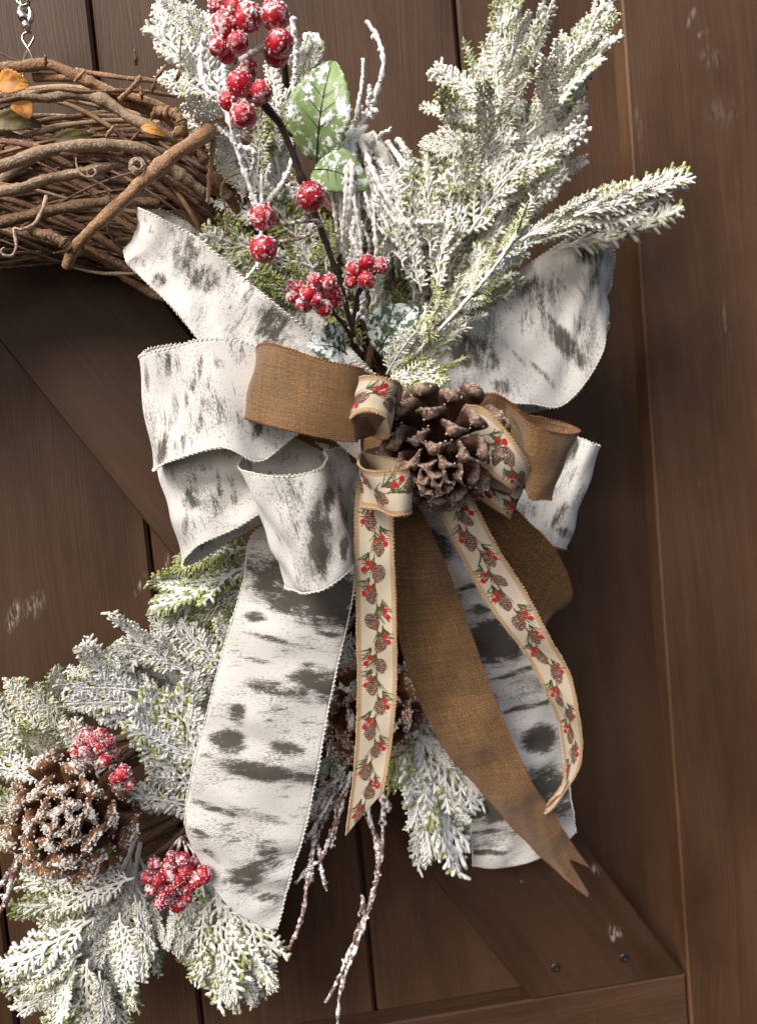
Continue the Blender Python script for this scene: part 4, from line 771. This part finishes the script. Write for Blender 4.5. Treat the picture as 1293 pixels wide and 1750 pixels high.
ribbon('ribbon_loop', [((620, 740, .11), (640, 900, .10)), ((540, 770, .10), (600, 930, .10)), ((480, 745, .112), (560, 960, .11)), ((425, 772, .13), (505, 985, .13)), ((410, 800, .15), (494, 1006, .148)), ((440, 812, .166), (520, 1012, .165)), ((500, 814, .172), (555, 1006, .172)), ((550, 800, .166), (600, 972, .164)), ((562, 785, .152), (607, 960, .15)), ((555, 772, .14), (610, 930, .135)), ((600, 760, .125), (640, 880, .12))],
       'birch', 'cord_white', BW, nu=230, blots=[(545, 930, 24, 74, 0, 1.1), (560, 850, 14, 36, 5, 1.0), (585, 935, 9, 30, 0, .9), (585, 860, 5, 50, -12, .7), (480, 890, 5, 60, -12, .5), (520, 775, 30, 14, 0, .6), (470, 840, 6, 30, -10, .5), (540, 1000, 30, 10, 0, .5)], label='front centre birch print loop hanging open upward')
ribbon('ribbon_loop', [((690, 640, .095), (680, 740, .10)), ((780, 560, .095), (800, 690, .10)), ((880, 470, .09), (900, 690, .095)), ((960, 415, .095), (965, 690, .09)), ((1005, 390, .10), (1025, 610, .085)), ((1035, 392, .092), (1030, 560, .08)), ((1045, 440, .078), (1040, 560, .07)), ((1040, 495, .062), (1000, 640, .06)), ((980, 560, .055), (960, 690, .05)), ((800, 660, .055), (800, 720, .055))],
       'birch', 'cord_white', BW, blots=[(800, 600, 50, 34, -10, 1.0), (845, 615, 20, 24, 0, .8), (930, 500, 45, 28, -30, .75), (905, 490, 34, 16, -35, .8), (975, 590, 60, 20, 50, 1.0), (960, 560, 60, 6, 50, .9), (1010, 430, 34, 30, 50, .8), (1020, 470, 16, 34, 0, .7), (935, 540, 60, 5, 48, .7), (1000, 550, 12, 24, 10, .8), (1005, 595, 14, 20, 0, .7), (880, 600, 70, 5, 48, .6), (930, 640, 50, 6, 48, .7), (860, 660, 22, 14, 40, .8), (755, 640, 20, 16, 40, .7), (960, 480, 40, 5, 48, .7), (1000, 500, 30, 5, 55, .7), (890, 540, 50, 4, 45, .6)], nv=56, bulge=.004, label='wide upper right birch print loop')
ribbon('ribbon_loop', [((760, 700, .08), (760, 850, .08)), ((900, 725, .075), (860, 880, .075)), ((985, 748, .085), (925, 925, .085)), ((1010, 758, .09), (945, 932, .09)), ((1027, 765, .082), (963, 936, .082)), ((1005, 762, .068), (945, 935, .068)), ((900, 740, .06), (850, 900, .06))],
       'birch', 'cord_white', BW, blots=[(975, 770, 14, 30, 25, 1.0), (955, 880, 10, 30, 25, .8), (985, 850, 8, 40, 25, .6), (930, 830, 6, 40, 25, .7), (960, 910, 20, 12, 20, .8), (905, 870, 12, 20, 20, .6)], label='lower right birch print loop sticking out toward the stile')
# --- brown linen
ribbon('ribbon_loop', [((650, 640, .12), (640, 780, .12)), ((560, 650, .125), (600, 790, .125)), ((480, 625, .132), (520, 752, .135)), ((440, 605, .145), (440, 722, .148)), ((447, 589, .162), (421, 714, .165)), ((480, 593, .176), (470, 728, .180)), ((550, 616, .184), (540, 745, .188)), ((615, 630, .180), (606, 754, .184)), ((628, 636, .165), (612, 748, .17)), ((660, 650, .15), (650, 740, .15))],
       'brown', 'cord_rust', LW, crumple=.5, nu=220, er=1.55, pitch=6, label='left brown linen loop')
ribbon('ribbon_loop', [((720, 690, .13), (730, 800, .12)), ((790, 682, .14), (800, 770, .13)), ((840, 673, .15), (850, 775, .135)), ((872, 688, .152), (880, 800, .14)), ((895, 708, .15), (890, 820, .145)), ((930, 716, .142), (905, 845, .148)), ((972, 726, .138), (925, 852, .152)), ((988, 738, .148), (940, 852, .158)), ((965, 742, .162), (925, 853, .165)), ((915, 730, .168), (905, 848, .166)), ((880, 705, .158), (888, 800, .155)), ((850, 690, .145), (865, 780, .14)), ((800, 690, .13), (810, 770, .125))],
       'brown', 'cord_rust', LW, crumple=.5, nu=260, er=1.55, pitch=6, label='right brown linen loop folded into a cone')
ribbon('ribbon_loop', [((700, 860, .10), (780, 840, .11)), ((760, 960, .09), (850, 850, .11)), ((830, 1060, .085), (905, 895, .108)), ((880, 1095, .088), (950, 945, .105)), ((918, 1092, .092), (975, 1005, .10)), ((925, 1088, .085), (970, 1030, .09)), ((900, 1090, .075), (930, 1040, .08)), ((820, 1040, .07), (850, 960, .075))],
       'brown', 'cord_rust', LW, crumple=.5, er=1.55, pitch=6, bulge=-.003, label='lower right brown linen loop behind the printed tail')
ribbon('ribbon_tail', [((660, 850, .13), (700, 840, .13)), ((672, 930, .128), (745, 930, .128)), ((676, 1040, .126), (785, 1030, .126)), ((700, 1150, .122), (820, 1130, .124)), ((755, 1270, .118), (862, 1240, .122)), ((830, 1360, .112), (912, 1345, .118)), ((910, 1450, .10), (955, 1410, .108)), ((991, 1521, .09), (996, 1470, .095)), ((1040, 1570, .085), (1040, 1520, .09))],
       'brown', 'cord_rust', LW, crumple=.5, er=1.7, pitch=6, endcut=lambda x: .925-.085*max(0, 1-abs(x-.6)/.4), bulge=.003, label='long brown linen tail with a forked end')
# --- pinecone print
ribbon('ribbon_tail', [((640, 800, .15), (690, 800, .15)), ((611, 840, .158), (671, 845, .16)), ((608, 950, .158), (672, 950, .162)), ((611, 1080, .152), (676, 1080, .156)), ((612, 1200, .145), (675, 1200, .150)), ((606, 1310, .138), (664, 1300, .142)), ((596, 1390, .134), (652, 1362, .136)), ((590, 1440, .13), (645, 1420, .13))],
       'print', 'cord_tan', PWd, crumple=.15, nv=60, nu=760, printed=(3, .1), er=1.55, pitch=6, endcut=lambda x: .975-.085*x, label='straight printed tail hanging at centre', bulge=-.001)
ribbon('ribbon_tail', [((720, 800, .15), (780, 800, .15)), ((745, 862, .152), (806, 852, .155)), ((788, 950, .152), (850, 938, .156)), ((833, 1030, .15), (900, 1018, .155)), ((885, 1100, .148), (938, 1090, .153)), ((925, 1165, .142), (972, 1155, .15)), ((953, 1230, .134), (990, 1230, .145)), ((964, 1290, .126), (990, 1300, .135)), ((958, 1345, .118), (968, 1350, .126)), ((938, 1375, .112), (942, 1382, .117)), ((915, 1385, .104), (918, 1395, .108))],
       'print', 'cord_tan', PWd, crumple=.15, nv=60, nu=760, printed=(8, .45), er=1.55, pitch=6, label='printed tail curving down to the right')
ribbon('ribbon_loop', [((690, 690, .15), (660, 760, .14)), ((672, 668, .162), (645, 738, .155)), ((640, 660, .172), (625, 715, .162)), ((618, 652, .184), (606, 718, .178)), ((612, 646, .194), (605, 712, .192)), ((640, 645, .204), (630, 702, .204)), ((672, 650, .204), (662, 716, .204)), ((684, 658, .194), (666, 742, .19)), ((682, 670, .182), (650, 748, .176)), ((676, 690, .168), (640, 745, .162))],
       'print', 'cord_tan', PWd, crumple=.15, nv=56, nu=330, printed=(5, .1), er=1.7, pitch=6, label='small printed loop above the cone')
ribbon('ribbon_loop', [((660, 760, .145), (660, 830, .14)), ((628, 768, .155), (640, 850, .148)), ((615, 782, .168), (622, 862, .165)), ((612, 796, .184), (640, 868, .182)), ((640, 806, .198), (660, 878, .196)), ((680, 804, .202), (684, 880, .202)), ((700, 798, .196), (702, 874, .196)), ((690, 790, .184), (695, 858, .185)), ((650, 782, .172), (665, 845, .172)), ((622, 774, .162), (640, 820, .16))],
       'print', 'cord_tan', PWd, crumple=.15, nv=56, nu=330, printed=(12, .5), er=1.7, pitch=6, label='small printed loop below and left of the cone')
ribbon('ribbon_loop', [((760, 690, .155), (770, 760, .15)), ((800, 694, .16), (790, 775, .152)), ((828, 700, .168), (800, 800, .16)), ((855, 725, .172), (830, 800, .166)), ((885, 765, .174), (845, 815, .172)), ((903, 800, .168), (870, 832, .17)), ((895, 830, .158), (872, 838, .16)), ((850, 800, .15), (820, 830, .15))],
       'print', 'cord_tan', PWd, crumple=.15, nv=56, nu=330, fu=.35, printed=(21, .2), er=1.55, pitch=6, label='printed loop curling right of the cone')
ribbon('ribbon_loop', [((790, 760, .145), (760, 830, .145)), ((830, 790, .15), (795, 838, .148)), ((870, 815, .152), (830, 858, .15)), ((897, 825, .152), (866, 882, .15)), ((890, 822, .144), (862, 878, .142)), ((840, 800, .138), (810, 850, .136))],
       'print', 'cord_tan', PWd, crumple=.15, nv=56, nu=240, fu=.35, printed=(33, .35), er=1.55, pitch=6, label='flat printed loop under the right of the cone')
g = Geo(); V = IV*np.array([.035, .018, .032])*(1+.06*rng.normal(size=(len(IV), 1))); g.add(V+np.array(at(690, 780, .115)), IF); 
knot = link('knot', new_mesh('knot', np.concatenate(g.V), g.F, M['brown'], True, None, np.concatenate(g.V)[:, [0, 2]]*1000), bow)
